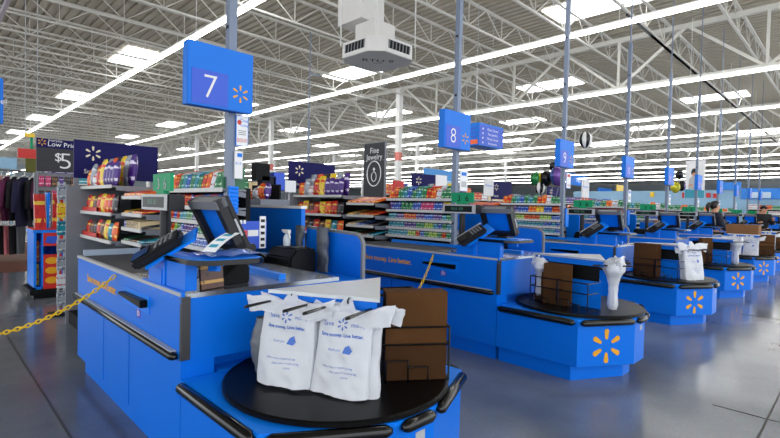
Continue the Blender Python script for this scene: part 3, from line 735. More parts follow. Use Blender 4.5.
def bar_mesh(w, d, h, c):
    mb = MB(); mb.prism([(0, 0), (d, h*.9), (d, h*1.25), (0, h*.42)], -w/2, w/2, lambda x, z, y: (x, y, z)); mb.prism([(-.003, 0), (0, 0), (0, h*.35), (-.003, h*.35)], -w/2, w/2, lambda x, z, y: (x, y, z)); return mb.mesh('candy_box', PK[c])
CACHE = {}
SEEN = {}
def put(kind, c, w, d, h, X, Y, Z, where, group):
    key = (kind, c, round(w, 3), round(h, 3))
    if key not in CACHE:
        CACHE[key] = {'gum_pack': lambda: gum_mesh(w, d, h, c, 'gum_pack'), 'mint_tin': lambda: gum_mesh(w, d, h, c, 'mint_tin', .1), 'gum_jar': lambda: jar_mesh(w, h, c),
                      'candy_bag': lambda: bag_mesh(w, h, d, c, 'candy_bag'), 'chip_bag': lambda: bag_mesh(w, h, d, c, 'chip_bag'), 'candy_box': lambda: bar_mesh(w, d, h, c)}[kind]()
    q = px((X, Y, Z+h/2))
    if q[0] > 783 or q[0] < -3: return
    o = bpy.data.objects.new(kind, CACHE[key]); COL.objects.link(o); o.location = (X, Y, Z)
    key = (kind, c, where); SEEN.setdefault(key, []).append(o)
    o['category'] = {'gum_pack': 'gum', 'gum_jar': 'gum', 'mint_tin': 'mints', 'candy_bag': 'candy', 'chip_bag': 'chips', 'candy_box': 'candy'}[kind]
    o['group'] = group
    return o
def finish_labels():
    for (kind, c, where), L in SEEN.items():
        L.sort(key=lambda o: px(o.location)[0]); n = kind.replace('_', ' ')
        for i, o in enumerate(L):
            pos = '' if len(L) == 1 else ', %s from left,' % (ORD[i] if i < 16 else 'last')
            if len(L) == 2: pos = ', left one,' if i == 0 else ', right one,'
            o['label'] = '%s %s%s %s' % (c, n, pos, where)
m = MB(); m.obox((1.17, 4.49, .976), (.21, .0, 0), (0, .02, 0), (0, 0, .024)); solo('divider_bar', m, mat('bar_pale', rgb(150, 164, 184), .45), 'pale grey bar lying across the far end of the lane seven belt', 'divider bar', None, (1.17, 4.49, .952))
GC = ['blue', 'teal', 'green', 'teal', 'white', 'blue', 'pink', 'red', 'orange', 'green', 'purple', 'lime', 'teal', 'silver']
rnd = random.Random(11)
def fill_right(k, n0, n, rows):
    X = 1.65+S*k; lw = lane_words[k]
    for si in range(rows):
        z = RZ[si]; nn = n0 if si == 0 else n; wd = 1.07/nn; c = rnd.choice(GC); run = 0
        for i in range(nn):
            if run <= 0:
                if si == 0: c = ['green', 'white', 'orange', 'red', 'green', 'teal', 'green', 'blue', 'teal', 'green', 'red', 'orange'][int(i/nn*12)]
                elif si == 1: c = rnd.choice(['pink', 'red', 'green', 'pink', 'purple', 'orange', 'yellow', 'blue'])
                else: c = rnd.choice(['teal', 'blue', 'teal', 'green', 'blue', 'teal', 'red', 'purple', 'lime'])
                run = rnd.choice([1, 1, 2, 2, 3]) if si else 1
            run -= 1
            y = 3.52+wd*(i+.5)
            kind = 'gum_pack' if si < 2 else ('mint_tin' if si != 3 else 'gum_pack')
            h = .14*rnd.uniform(.8, 1.15) if si == 0 else (.112 if si == 1 else .08)
            if si == 1 and c in ('green', 'white', 'purple'): kind = 'gum_jar'
            put(kind, c, wd*.88, .05, h*rnd.uniform(.92, 1.05), X+.025, y, z-.004, 'on %s shelf of lane %s gum rack' % (['top', 'second', 'third', 'fourth', 'lowest'][si], lw), 'gum and mints on the lane %s rack' % lw)
            if si == 0 and k < 2: put('gum_pack', c, wd*.88, .05, .17, X+.10, y, z-.004, 'in back row atop lane %s gum rack' % lw, 'gum and mints on the lane %s rack' % lw)
def fill_mid(k):
    X = 1.43+S*k; lw = lane_words[k]; g = 'candy on the middle section of the lane %s rack' % lw
    for si, (cols, h) in enumerate(((['orange', 'orange', 'red', 'orange'], .075), (['yellow', 'brown', 'orange', 'red'], .06), (['cream', 'blue', 'black'], .06), (['green', 'black', 'brown', 'teal'], .055))):
        wd = .54/len(cols)
        for i, c in enumerate(cols[::-1]):
            if k == 0 and si == 2 and c == 'cream': continue
            put('candy_box', c, wd*.92, .30, h, X+.02, 4.645+wd*(i+.5), MZ[si]-.004, 'on %s middle shelf of lane %s candy rack' % (['top', 'second', 'third', 'lowest'][si], lw), g)
def fill_left(k):
    X = 1.33+S*k; lw = lane_words[k]; g = 'bags on the left section of the lane %s rack' % lw; wh = 'on %s shelf of lane %s snack rack'
    y = 6.33
    for c, w, h in (('orange', .15, .20), ('silver', .13, .26), ('white', .12, .15), ('red', .14, .24), ('yellow', .15, .29), ('purple', .11, .25), ('purple', .11, .26), ('purple', .11, .24), ('purple', .11, .25)):
        put('chip_bag', c, w, .07, h, X+.03, y-w/2, LZ[0]-.004, wh % ('top', lw), g)
        y -= w*.96
    y = 6.3
    for c, w in (('silver', .16), ('orange', .15), ('black', .15), ('yellow', .15), ('silver', .15), ('purple', .14)):
        put('chip_bag', c, w, .08, .34, X+.20, y-w/2, LZ[0]-.004, 'in back row atop lane %s snack rack' % lw, g); y -= w*1.1
    for si, cols in ((1, ['red', 'yellow', 'brown', 'red', 'yellow', 'orange', 'red', 'black']), (2, ['red', 'brown', 'black', 'red', 'brown', 'yellow', 'teal', 'orange'])):
        wd = 1.14/len(cols)
        for i, c in enumerate(cols): put('candy_bag', c, wd*.95, .06, rnd.uniform(.17, .2), X+.035, 6.36-wd*(i+.5), LZ[si]-.004, wh % (['', 'second', 'third'][si], lw), g)
    if k < 2:
        for si in (1, 2):
            m = MB(); xa, xb, ya, yb, z = X+.014, X+.03, 5.75, 6.36, LZ[si]-.004
            m.box(xa, xb, ya, yb, z, z+.05); m.box(xa, X+.2, ya, ya+.008, z, z+.05); m.box(xa, X+.2, yb-.008, yb, z, z+.05)
            solo('display_tray', m, RED, 'red card display tray on the %s shelf of lane %s snack rack' % (['', 'second', 'third'][si], lw), 'tray', 'red display trays', (X, 6.05, z))
for k in range(8):
    if k < 3: fill_right(k, 13, 15, 5)
    elif k < 5: fill_right(k, 9, 9, 4)
    else: fill_right(k, 6, 6, 2)
    if k < 4: fill_mid(k)
    if k < 3: fill_left(k)
# cream chocolate carton with lettering, third middle shelf of lane seven
m = MB(); fr = frame((1.45, 5.0, 1.146), (0, -1, 0), (-.35, 0, 1)); cz = 1.146
b = thing('candy_box', 'cream chocolate carton with brown lettering on lane seven middle shelf', 'candy', (1.45, 4.95, 1.146))
m.prism([(1.44, 1.147), (1.74, 1.147), (1.74, 1.25), (1.44, 1.215)], 4.68, 5.14, lambda x, z, y: (x, y, z)); m.build('carton', mat('cream_card', rgb(222, 200, 158), .6), b)
m = MB(); fr = frame((1.44, 4.91, 1.18), (0, -1, 0), (0, 0, 1)); text(m, "HERSHEY'S", fr, .08, .002, 0, 0, .95); m.build('lettering', mat('choc_brown', rgb(60, 34, 24), .5), b)
m = MB(); m.prism([(-.23, -.033), (-.18, -.033), (-.18, .034), (-.23, .034)], 0, .0015, fr); m.build('blue_corner', PK['blue'], b)
# green merchandising tray end on the top gum shelf of lane seven
m = MB(); m.prism([(1.66, 1.522), (1.85, 1.522), (1.85, 1.70), (1.66, 1.60)], 3.505, 3.513, lambda x, z, y: (x, y, z))
solo('display_tray', m, mat('tray_green', rgb(18, 100, 62), .4), 'dark green tray end on lane seven top gum shelf by the pole', 'tray', None, (1.7, 3.51, 1.52))

# ---------------------------------------------------------------- things round the near lanes
# yellow chains
def chain(p, q, sag, label, n=60):
    p, q = Vector(p), Vector(q); m = MB(); L = (q-p).length
    def P(t): return p.lerp(q, t)-Vector((0, 0, sag*4*t*(1-t)))
    for i in range(n):
        a, b = P(i/n), P((i+1)/n); c = (a+b)/2; d = (b-a); l = d.length*.68; d.normalize()
        s = d.cross(Vector((0, 0, 1))).normalized() if abs(d.z) < .9 else Vector((1, 0, 0)); t2 = s.cross(d)
        s = s if i % 2 else t2; w = .011
        pts = [c+d*(l-w)*math.copysign(1, math.cos(a_))*.8+d*w*math.cos(a_)+s*w*math.sin(a_) for a_ in [j*math.pi/4+.01 for j in range(8)]]
        m.tube(pts, .0042, 5, closed=True)
    o = solo('chain', m, CHAIN, label, 'chain', 'yellow plastic chains closing lanes', tuple(p)); return o
chain((X7-.01, 3.465, .915), (-.47, 3.43, .915), .285, 'yellow plastic chain sagging from the nearest blue counter across the grey floor', 56)
chain((X7+S-.01, 3.15, .92), (2.432, 2.9, .915), .5, 'yellow plastic chain hanging from the lane eight counter behind paper bags', 50)
# tray clutter on lane seven
m = MB(); m.grid(12, 10, lambda u, v: (1.02+.34*u+.01*nz(u, v, 1, 5), 2.26+.3*v, 1.137+.035*max(0, nz(u*3, v*3, 2, 1.3))+.012*math.sin(3.1*u)*math.sin(3.1*v)))
solo('clear_wrap', m, CLEAR, 'crumpled clear plastic wrap lying on the lane seven tray', 'plastic wrap', None, (1.2, 2.4, 1.135), smooth=True)
r = thing('receipt_paper', 'curled white and blue paper strip leaning on lane seven monitor', 'paper', (1.13, 2.45, 1.15))
def strip_(u, v): return (1.06+.12*v+.04*u, 2.46-.07*u-.04*v, 1.165+.10*v-.05*(v-.5)**2)
m = MB(); m.grid(3, 12, strip_); m.grid(3, 12, lambda u, v: tuple(Vector(strip_(1-u, v))+Vector((.002, .002, -.002)))); m.build('sheet', PAPER, r, smooth=True)
m = MB()
for q in (.15, .42, .7): m.grid(2, 3, lambda u, v: tuple(Vector(strip_(.2+.6*u, q+.12*v))+Vector((-.0012, -.0012, .002))))
m.build('print', TEALP, r)
# magazine / wire grid book between post and bed
r = thing('price_book', 'spiral price book with orange cover in front of lane seven scanner', 'book', (1.2, 2.45, .953))
m = MB(); m.obox((1.11, 2.45, 1.03), (.07, .02, -.0), (0, .012, .075), Vector((.02, -.11, .018)).normalized()*.006); m.build('cover', PK['brown'], r)
m = MB(); m.obox((1.112, 2.462, 1.03), (.072, .02, 0), (0, .012, .077), Vector((.02, -.11, .018)).normalized()*.003); m.build('back_cover', BLACKM, r)
r = thing('scanner_scale', 'black slanted scanner housing on the lane seven steel bed', 'scanner', (1.5, 2.6, .953))
m = MB(); m.prism([(1.14, .954), (1.36, .954), (1.36, 1.05), (1.30, 1.08)], 2.50, 2.62, lambda x, z, y: (x, y, z)); m.build('housing', VOID, r, bevel=.006)
m = MB(); m.box(1.31, 1.35, 2.52, 2.58, 1.07, 1.078); m.build('lens', SCREEN, r)
# spray bottle on the printer
r = thing('spray_bottle', 'white trigger spray bottle standing on the black receipt printer', 'spray bottle', (2.13, 3.32, 1.073))
m = MB(); m.lathe([(.026, 0), (.03, .006), (.03, .06), (.022, .085), (.012, .095), (.012, .105)], (2.13, 3.32, 1.073), 16); m.build('bottle', mat('frosted_white', rgb(206, 216, 224), .3), r, smooth=True)
m = MB(); m.box(2.115, 2.145, 3.285, 3.355, 1.178, 1.205); m.box(2.122, 2.138, 3.355, 3.385, 1.188, 1.204); m.bar((2.13, 3.29, 1.178), (2.13, 3.275, 1.135), .012); m.build('trigger_head', WHITE, r)
# handset
r = thing('telephone_handset', 'black coiled telephone handset beside the receipt printer', 'telephone', (2.05, 3.5, .865))
m = MB()
pts = [(2.03, 3.47+.035*math.cos(a), .90+.032*math.sin(a)) for a in [i*.4 for i in range(16)]]; m.tube(pts, .016, 8, closed=True)
pts = [(2.07+.02*math.cos(i*1.2), 3.53+.02*math.sin(i*1.2), .88+.0012*i) for i in range(50)]; m.tube(pts, .009, 6); m.build('coil_cord', BLACKM, r, smooth=True)
m = MB(); m.obox((2.04, 3.5, .965), (.022, .0, 0), (0, .09, .02), (0, -.004, .018)); m.build('handset', BLACKM, r, bevel=.008)
# receipt cloth / papers
m = MB(); m.obox((1.80, 2.95, .965), (.07, .05, 0), (-.04, .06, .01), (0, 0, .012)); solo('cleaning_cloth', m, PK['lime'], 'folded green and white cloth by the steel edge of lane seven', 'cloth', None, (1.8, 2.95, .95)) if False else None
# small printer on a thin post
r = thing('pole_display', 'small dark box on a thin post behind lane seven scanner', 'display', (1.75, 3.15, 0))
m = MB(); m.box(1.665, 1.695, 3.135, 3.165, 0, 1.07); m.build('post', DGREY, r)
m = MB(); m.box(1.62, 1.71, 3.05, 3.27, 1.07, 1.125); m.build('box', DGREY, r, bevel=.01)
# board with notices fixed on pole seven
r = thing('notice_board', 'blue notice board with keypad and price strip by lane seven pole', 'notice board', (1.86, 3.46, 1.05))
m = MB(); m.box(1.755, 2.02, 3.45, 3.465, 1.05, 1.27); m.build('board', SIGNBLUE2, r)
fr = frame((1.755, 3.45, 1.05), (1, 0, 0), (0, 0, 1))
m = MB(); m.prism([(.02, .03), (.09, .03), (.09, .15), (.02, .15)], 0, .012, fr); kp = m.build('pink_keypad', PINK, r)
m = MB()
for i in range(4):
    for j in range(3): m.prism([(.028+.02*j, .04+.02*i), (.042+.02*j, .04+.02*i), (.042+.02*j, .053+.02*i), (.028+.02*j, .053+.02*i)], .012, .015, fr)
m.prism([(.03, .125), (.08, .125), (.08, .142), (.03, .142)], .012, .014, fr); m.sub('keys', RED, kp)
m = MB()
for z_ in (.20,): m.prism([(.03, z_), (.05, z_), (.05, z_+.03), (.03, z_+.03)], 0, .002, fr); m.prism([(.06, z_), (.08, z_), (.08, z_+.03), (.06, z_+.03)], 0, .002, fr)
m.prism([(.10, .10), (.19, .10), (.19, .15), (.10, .15)], 0, .002, fr); m.build('white_note', PAPER, r)
m = MB(); m.prism([(.20, .0), (.255, .0), (.255, .26), (.20, .26)], 0, .004, fr); ps = m.build('price_strip', PAPER, r)
m = MB()
for i in range(5): m.prism([(.21, .012+.05*i), (.245, .012+.05*i), (.245, .035+.05*i), (.21, .035+.05*i)], .004, .0055, fr)
m.sub('price_blocks', DGREY, ps)
# blue ribbed card holder and paper signs on pole seven
r = thing('card_holder', 'bright blue ribbed plastic holder clipped on the front of lane seven pole', 'holder', (1.69, 3.45, 1.3))
m = MB(); m.box(1.695, 1.765, 3.445, 3.47, 1.33, 1.54)
for i in range(7): m.tube([(1.693, 3.443, 1.342+.03*i), (1.767, 3.443, 1.342+.03*i)], .006, 6)
m.build('ribbed_body', BLUE_TOP, r)
r = thing('paper_sign', 'small white notice in blue frame on lane seven pole below the sign', 'paper sign', (1.77, 3.45, 1.85))
def fsign(r, o, w, h, framem, facem):
    fr = frame(o, (1, 0, 0), (0, 0, 1))
    m = MB(); m.prism([(0, 0), (w, 0), (w, h), (0, h)], -.006, 0, fr); m.build('frame', framem, r)
    m = MB(); m.prism([(.006, .006), (w-.006, .006), (w-.006, h-.006), (.006, h-.006)], 0, .002, fr); return fr, m.build('sheet', facem, r)
fr, sh = fsign(r, (1.745, 3.46, 1.855), .105, .24, SIGNBLUE, PAPER)
m = MB(); text(m, 'One', fr, .038, .003, .065, .20); text(m, 'today', fr, .03, .003, .068, .165); m.sub('heading', SIGNBLUE, sh)
m = MB(); m.prism([(.012+.018*math.cos(a)+.015, .185+.02*math.sin(a)) for a in [i*math.pi/4 for i in range(8)]], .002, .003, fr); text(m, '0000', fr, .045, .003, .052, .045)
m.sub('red_print', RED, sh)
m = MB()
for i in range(3): m.prism([(.02, .09+.014*i), (.085, .09+.014*i), (.085, .095+.014*i), (.02, .095+.014*i)], .002, .003, fr)
m.sub('small_print', MGREY, sh)
r = thing('paper_sign', 'plain white card with blue corner hanging on lane seven pole', 'paper sign', (1.76, 3.45, 1.6))
fr, sh = fsign(r, (1.735, 3.462, 1.60), .075, .22, LGREY, PAPER)
m = MB(); m.prism([(.025, .17), (.065, .17), (.065, .20), (.025, .20)], .002, .003, fr); text(m, '8:15', fr, .028, .003, .035, .12); m.sub('print', SIGNBLUE, sh)
# notice cards on the other poles
for k in range(1, 8):
    r = thing('paper_sign', 'white notice card fixed low on lane %s pole' % lane_words[k], 'paper sign', (1.77+S*k, 3.46, 1.6), group='white notice cards on poles')
    fr, sh = fsign(r, (1.755+S*k, 3.462, 1.62 if k != 2 else 1.78), .16, .26, SIGNBLUE if k == 2 else LGREY, PAPER)
    m = MB(); m.prism([(.03, .19), (.13, .19), (.13, .23), (.03, .23)], .002, .003, fr); m.sub('print', RED if k == 2 else SIGNBLUE, sh)
    m = MB(); text(m, '0000' if k == 2 else 'notice', fr, .045, .003, .08, .05) if k == 2 else m.prism([(.03, .05), (.13, .05), (.13, .12), (.03, .12)], .002, .003, fr); m.sub('small_print', RED if k == 2 else LGREY, sh)
for k in range(1, 8):
    m = MB(); m.box(1.755+S*k, 1.86+S*k, 3.45, 3.47, 1.15, 1.45); b = solo('card_holder', m, BLUE_TOP, 'blue plastic holder fixed on lane %s pole' % lane_words[k], 'holder', 'blue holders on poles', (1.8+S*k, 3.46, 1.15))
# grey bags hanging from the low partition
for i, (y_, w_) in enumerate(((3.43, .09), (3.10, .12))):
    m = MB(); m.grid(14, 22, lambda u, v: (2.33+(.018+.016*math.sin(v*3))*math.cos(6.283*u)+.012*nz(math.cos(6.28*u)*1.5, v*5, i, 1.5), y_+(w_*.35+w_*.3*abs(math.cos(v*3.0)))*math.sin(6.283*u)+.02*nz(u*2, v*4, i+4, 1.3), .872+.36*v))
    solo('grey_bag', m, GREYBAG, ('left' if i == 0 else 'right')+' of two grey plastic bags draped behind the receipt printer', 'plastic bag', 'grey bags behind the printer', (2.36, y_, .87), smooth=True)
# goods on the far side shelf behind the tall partition (next lane's customer side)
r = thing('card_rack', 'grey shelf unit with dark cards behind the tall blue partition', 'store rack', (2.75, 4.5, 0))
m = MB(); m.box(2.50, 2.85, 4.40, 4.98, 0, 1.46); m.build('cabinet', SHELF, r)
m = MB(); m.box(2.72, 2.74, 4.40, 4.98, 1.46, 1.62); m.build('header', SHELFD, r)
gx = 2.54
for c, w, h, y_ in (('yellow', .17, .10, 4.89), ('red', .12, .09, 4.745), ('silver', .07, .12, 4.65), ('white', .06, .14, 4.585), ('orange', .06, .17, 4.525), ('orange', .06, .16, 4.465), ('purple', .05, .17, 4.41)):
    put('candy_bag', c, w, .08, h, gx, y_, 1.461, 'on the grey unit behind the tall partition', 'goods behind the tall partition')
# white placards by the racks of lanes eight to ten
for k, (dx, y_, lab) in enumerate(((1.28+S*3-.55, 6.3, 'white placard left of the lane ten navy banner'), (1.9+S*3, 4.5, 'white placard above the lane ten gum shelf'), (1.95+S*1, 4.0, 'white card standing by the lane eight pole'))):
    r = thing('placard', lab, 'placard', (dx, y_, 1.5)); w, h, z0 = (.42, .42, 1.72) if k < 2 else (.24, .4, 1.45)
    fr, sh = fsign(r, (dx, y_, z0), w, h, LGREY, PAPER)
    m = MB(); text(m, 'Welcome', fr, .075 if k < 2 else .05, .003, w/2, h*.58); m.sub('print', SIGNBLUE, sh)
    m = MB(); m.box(dx+w/2-.012, dx+w/2+.012, y_+.006, y_+.02, 0, z0+.02); m.build('stand', LGREY, r)

# ---------------------------------------------------------------- left background
r = thing('price_sign', 'dark header sign reading low price 5 above the pegged cards', 'price sign', (1.63, 9.6, 2.1))
x0 = at(36.5, 150, Y=9.6).x; x1 = at(76.5, 150, Y=9.6).x; zt = at(56, 139.5, Y=9.6).z; zm = at(56, 148.5, Y=9.6).z; zb = at(56, 172, Y=9.6).z
m = MB(); m.box(x0, x1, 9.6, 9.64, zb, zm); m.build('panel', mat('sign_charcoal', rgb(44, 44, 52), .6, var=.2, scale=12), r)
m = MB(); m.box(x0, x1, 9.595, 9.64, zm, zt); hd = m.build('heading_band', NAVY, r)
fr = frame((x0, 9.6, zb), (1, 0, 0), (0, 0, 1)); w = x1-x0; h = zm-zb; H = zt-zb
m = MB(); text(m, '5', fr, h*.98, .003, w*.72, h*.45, 1.1); text(m, '$', fr, h*.5, .003, w*.53, h*.62); m.build('price', PAPER, r)
m = MB(); text(m, 'Low Price', frame((x0, 9.595, zb), (1, 0, 0), (0, 0, 1)), H*.2, .003, w*.66, H*.84, 1.0); text(m, 'Everyday', frame((x0, 9.595, zb), (1, 0, 0), (0, 0, 1)), H*.1, .003, w*.46, H*.955); m.sub('wording', PAPER, hd)
m = MB(); spark(m, frame((x0, 9.595, zb), (1, 0, 0), (0, 0, 1)), H*.11, .003, w*.13, H*.88, .3); m.sub('spark_emblem', SPARK, hd)
m = MB(); m.box(x0, x0+.03, 9.61, 9.64, 0, zb); m.box(x1-.03, x1, 9.61, 9.64, 0, zb); m.build('upright', SHELF, r)
# pegboard with pegged packets below the sign
r = thing('peg_display', 'grey pegboard stand of small packets under the price sign', 'display stand', ((x0+x1)/2, 9.66, 0))
m = MB(); m.box(x0-.02, x1+.05, 9.66, 9.7, 0, zb-.02); m.build('back_panel', MGREY, r)
m = MB(); m.box(x0-.02, x1+.05, 9.3, 9.66, 0, .15); m.build('base', SHELFD, r)
rnd = random.Random(5); q = 0
for i in range(6):
    for j in range(6):
        c = rnd.choice(['silver', 'white', 'silver', 'white', 'cream', 'teal', 'silver', 'pink'] if i > 1 else ['brown', 'black', 'pink', 'purple'])
        X = x0+.04+j*(x1-x0-.02)/6; Z = zb-.25-i*.24
        m = MB(); m.prism(rrect(.07, .17, .01), 0, .02, frame((X+.03, 9.62, Z+.09), (1, 0, 0), (0, 0, 1))); m.box(X+.027, X+.033, 9.6, 9.66, Z+.165, Z+.17)
        o = solo('pegged_packet', m, PK[c], 'x', 'packet', 'packets on the grey pegboard', (X, 9.62, Z))
        o['label'] = '%s packet, %s in the %s row of the grey pegboard' % (c, ORD[j], ORD[i])
# clip strip stand with toys in front of the grey end panel
r = thing('clip_strip_stand', 'slim white wire stand of hanging toy packets before the grey rack end', 'display stand', (1.2, 6.9, 0))
m = MB(); m.tube([(1.21, 6.9, .02), (1.21, 6.9, 1.62)], .012, 6); m.tube([(1.27, 6.9, .02), (1.27, 6.9, 1.62)], .012, 6)
for z_ in (.3, .6, .9, 1.2, 1.5): m.tube([(1.19, 6.89, z_), (1.29, 6.89, z_)], .006, 6)
m.build('wire_frame', LGREY, r); m = MB(); m.box(1.12, 1.3, 6.8, 7.0, 0, .03); m.build('base', SHELFD, r)
for i in range(7):
    for j in range(1):
        c = ['silver', 'white', 'white', 'cream', 'silver', 'blue', 'silver', 'cream', 'teal', 'white', 'yellow', 'silver', 'silver', 'white'][i*2+j]
        m = MB(); m.prism(rrect(.105, .17, .015), 0, .025, frame((1.24+.1*j, 6.875, .2+.215*i), (1, 0, 0), (0, 0, 1)))
        solo('toy_packet', m, PK[c], '%s toy packet, %s one up the slim wire stand' % (c, ORD[i]), 'toy', 'toy packets on the wire stand', (1.24+.1*j, 6.875, .2+.215*i))
# blue and red cardboard kids display on a black pallet
dx0, dx1, dy0, dy1 = 1.15, 1.5, 8.2, 8.75
r = thing('cardboard_display', 'blue and red cardboard toy display on a black base by the rack', 'display stand', (1.32, 8.45, 0))
m = MB(); m.box(dx0-.05, dx1+.05, dy0-.06, dy1+.05, .06, .13); m.box(dx0, dx1, dy0, dy1, 0, .06); m.build('black_base', VOID, r)
m = MB(); m.box(dx0, dx0+.03, dy0, dy1, .13, .95); m.box(dx0+.09, dx0+.11, dy0, dy1, .13, .95); m.box(dx1-.02, dx1, dy0, dy1, .13, .95); m.box(dx0, dx1, dy1-.02, dy1, .13, .95); m.box(dx0, dx1, dy0, dy1, .13, .16)
m.box(dx0-.01, dx1+.01, dy0-.01, dy1+.01, .93, .97); m.prism([(dy0+.1, .97), (dy0+.3, .97), (dy0+.22, 1.5), (dy0+.02, 1.5)], dx0+.16, dx0+.19, lambda x, y, z: (z, x, y)); m.build('carcass', BLUE_TOP, r)
m = MB(); m.box(dx0+.11, dx1-.02, dy0-.004, dy0, .13, .62); m.box(dx0+.11, dx1, dy0-.004, dy0, .74, .93); m.prism([(dy0-.02, .972), (dy1, .972), (dy1, .985), (dy0-.02, .985)], dx0-.01, dx1+.01, lambda x, y, z: (z, x, y)); m.build('red_panel', RED, r)
m = MB(); fr = frame((dx0+.21, dy0-.004, .4), (1, 0, 0), (0, 0, 1))
for cy in (.13, -.01, -.15): m.prism([(.08*math.cos(a), cy+.05*math.sin(a)) for a in [i*math.pi/6 for i in range(12)]], 0, .003, fr)
m.build('yellow_print', SPARK, r)
m = MB(); fr = frame((dx0+.22, dy0-.004, .83), (1, 0, 0), (0, 0, 1)); m.prism([(-.09, -.04), (.0, -.06), (.09, -.03), (.07, .05), (-.07, .05)], 0, .003, fr); m.build('blue_print', SIGNBLUE2, r)
for i, (xx, ww, c, zz, hh) in enumerate(((dx0+.02, .13, 'red', .975, .5), (dx0+.23, .18, 'red', .99, .5), (dx0+.035, .05, 'yellow', .17, .3), (dx0+.035, .05, 'orange', .5, .3))):
    m = MB(); m.obox((xx+ww/2, dy0+.12 if i < 2 else dy0+.2, zz+hh/2), (ww/2, 0, 0), (0, .03, 0), (0, .06*(i == 0), hh/2))
    solo('toy_box', m, PK[c], ['red and yellow toy box leaning on top left of the blue display', 'red and white toy box standing on top right of the blue display', 'yellow toy low inside the left bay of the blue display', 'orange toy high inside the left bay of the blue display'][i], 'toy', 'toys on the cardboard display', (xx+ww/2, dy0+.12, zz))
# apparel rail with garments
AY = 13.4
def rail(z, xa, xb, y, lab):
    r = thing('clothes_rail', lab, 'clothes rail', ((xa+xb)/2, y, 0)); m = MB(); m.tube([(xa, y, z), (xb, y, z)], .018, 8); m.build('bar', STEEL, r)
    m = MB(); m.tube([(xa, y, 0), (xa, y, z)], .02, 8); m.tube([(xb, y, 0), (xb, y, z)], .02, 8); m.build('upright', STEEL, r)
gx0 = at(-6, 200, Y=AY).x; gx1 = at(40, 200, Y=AY).x; zr = at(20, 171, Y=AY).z; zl = at(20, 221, Y=AY).z
rail(zr, gx0, gx1, AY+.05, 'high steel clothes rail with dark tops at far left'); rail(zl, gx0, gx1, AY+.35, 'low steel clothes rail with trousers at far left')
def garment(x, y, z, w, h, c, lab, kind, face=1.0):
    w *= 1.35
    r = thing(kind, lab, 'clothing', (x, y, z), group='clothes on the far left rails')
    col = mat('fabric_'+lab.split()[0]+str(int(x*100)), rgb(*c), .9, var=.12, scale=12)
    ex = Vector((math.cos(face), math.sin(face), 0)); ny = Vector((-ex.y, ex.x, 0)); o = Vector((x, y, z))
    m = MB()
    if kind == 'sweater':
        hwf = lambda v: w*(.5+.05*math.sin(v*4)) if v < .82 else w*(.5-.9*(v-.82))
    else: hwf = lambda v: w*.5*(1-.25*(1-v))
    def f(u, v, s): 
        xx = (2*u-1)*hwf(v); return tuple(o+ex*xx+Vector((0, 0, -.1-h*(1-v)))+ny*s*(.035+.015*math.sin(u*14+v*2))*(1-abs(2*u-1)**3))
    m.grid(10, 8, lambda u, v: f(u, v, -1)); m.grid(10, 8, lambda u, v: f(1-u, v, 1)); m.build('garment', col, r, smooth=True)
    if kind == 'sweater':
        for s in (-1, 1):
            m = MB(); a = o+ex*s*w*.44+Vector((0, 0, -.2)); b = o+ex*s*w*.62+Vector((0, 0, -.2-h*.62)); m.tube([a, (a+b)/2+ex*s*.02, b], [.07, .06, .045], 8); m.build('sleeve', col, r, smooth=True)
    m = MB(); m.tube([o+ex*(-w*.42)+Vector((0, 0, -.14)), o+Vector((0, 0, -.05)), o+ex*(w*.42)+Vector((0, 0, -.14))], .014, 6)
    m.tube([o+Vector((0, 0, -.05)), o+Vector((0, 0, .0)), o+ex*.02+Vector((0, 0, .03)), o+ex*.035+Vector((0, 0, .01))], .006, 6); m.build('hanger', WHITE, r)
    return r
for i, (u, w, c, lab) in enumerate(((2, .30, (222, 170, 164), 'pale pink top, leftmost on the high rail'), (8, .34, (92, 30, 70), 'plum top, second from left on the high rail'), (15, .30, (24, 22, 28), 'black top between plum and navy ones'),
                                    (25, .52, (26, 24, 58), 'wide navy top in the middle of the high rail'), (34, .34, (20, 20, 26), 'black top right of the navy one'), (39, .3, (80, 24, 60), 'plum top, rightmost on the high rail'))):
    p = at(u, 172, Y=AY-.03*i); garment(p.x, AY+.03-.02*i, zr-.04, w, (zr-zl)*.86 if w < .5 else 1.1, c, lab, 'sweater')
for i, (u, w, c, lab) in enumerate(((1, .3, (24, 22, 26), 'black trousers, leftmost on the low rail'), (8, .26, (226, 130, 140), 'pink trousers on the low rail'), (14, .34, (34, 34, 40), 'charcoal trousers in the middle of the low rail'), (21, .3, (118, 122, 130), 'grey trousers hanging on the low rail'), (33, .32, (40, 42, 50), 'dark trousers, rightmost on the low rail'))):
    p = at(u, 222, Y=AY+.33); garment(p.x, AY+.33, zl-.02, w, zl*.72, c, lab, 'trousers')
# red and olive totes above rail
m = MB(); p = at(28, 153, Y=11.5); q = at(37, 164, Y=11.5)
r = thing('hanging_sign', 'red and olive hanging sign above the clothes at far left', 'sign', tuple(p))
x0, x1 = at(18, 155, Y=11.5).x, at(38, 155, Y=11.5).x; zc = at(28, 153.5, Y=11.5).z
m = MB(); m.box(x0, x1, 11.5, 11.56, zc-.09, zc+.09); m.build('red_band', RED, r)
m = MB(); m.box(x0+.12, x1, 11.5, 11.56, zc-.36, zc-.095); m.build('olive_panel', mat('olive', rgb(92, 92, 30), .7), r)
m = MB(); m.box(x0+.1, x1-.05, 11.5, 11.56, zc+.32, zc+.40); m.build('yellow_bar', YEL, r)
m = MB(); m.bar((x1-.1, 11.53, zc+.09), (x1-.1, 11.53, zc+.34), .04); m.build('strut', GREEN, r); m = MB(); m.bar((x0+.3, 11.53, zc+.4), (x0+.3, 11.53, 7.5), .012); m.bar((x1-.2, 11.53, zc+.4), (x1-.2, 11.53, 7.5), .012); m.build('hanger_rod', LGREY, r)
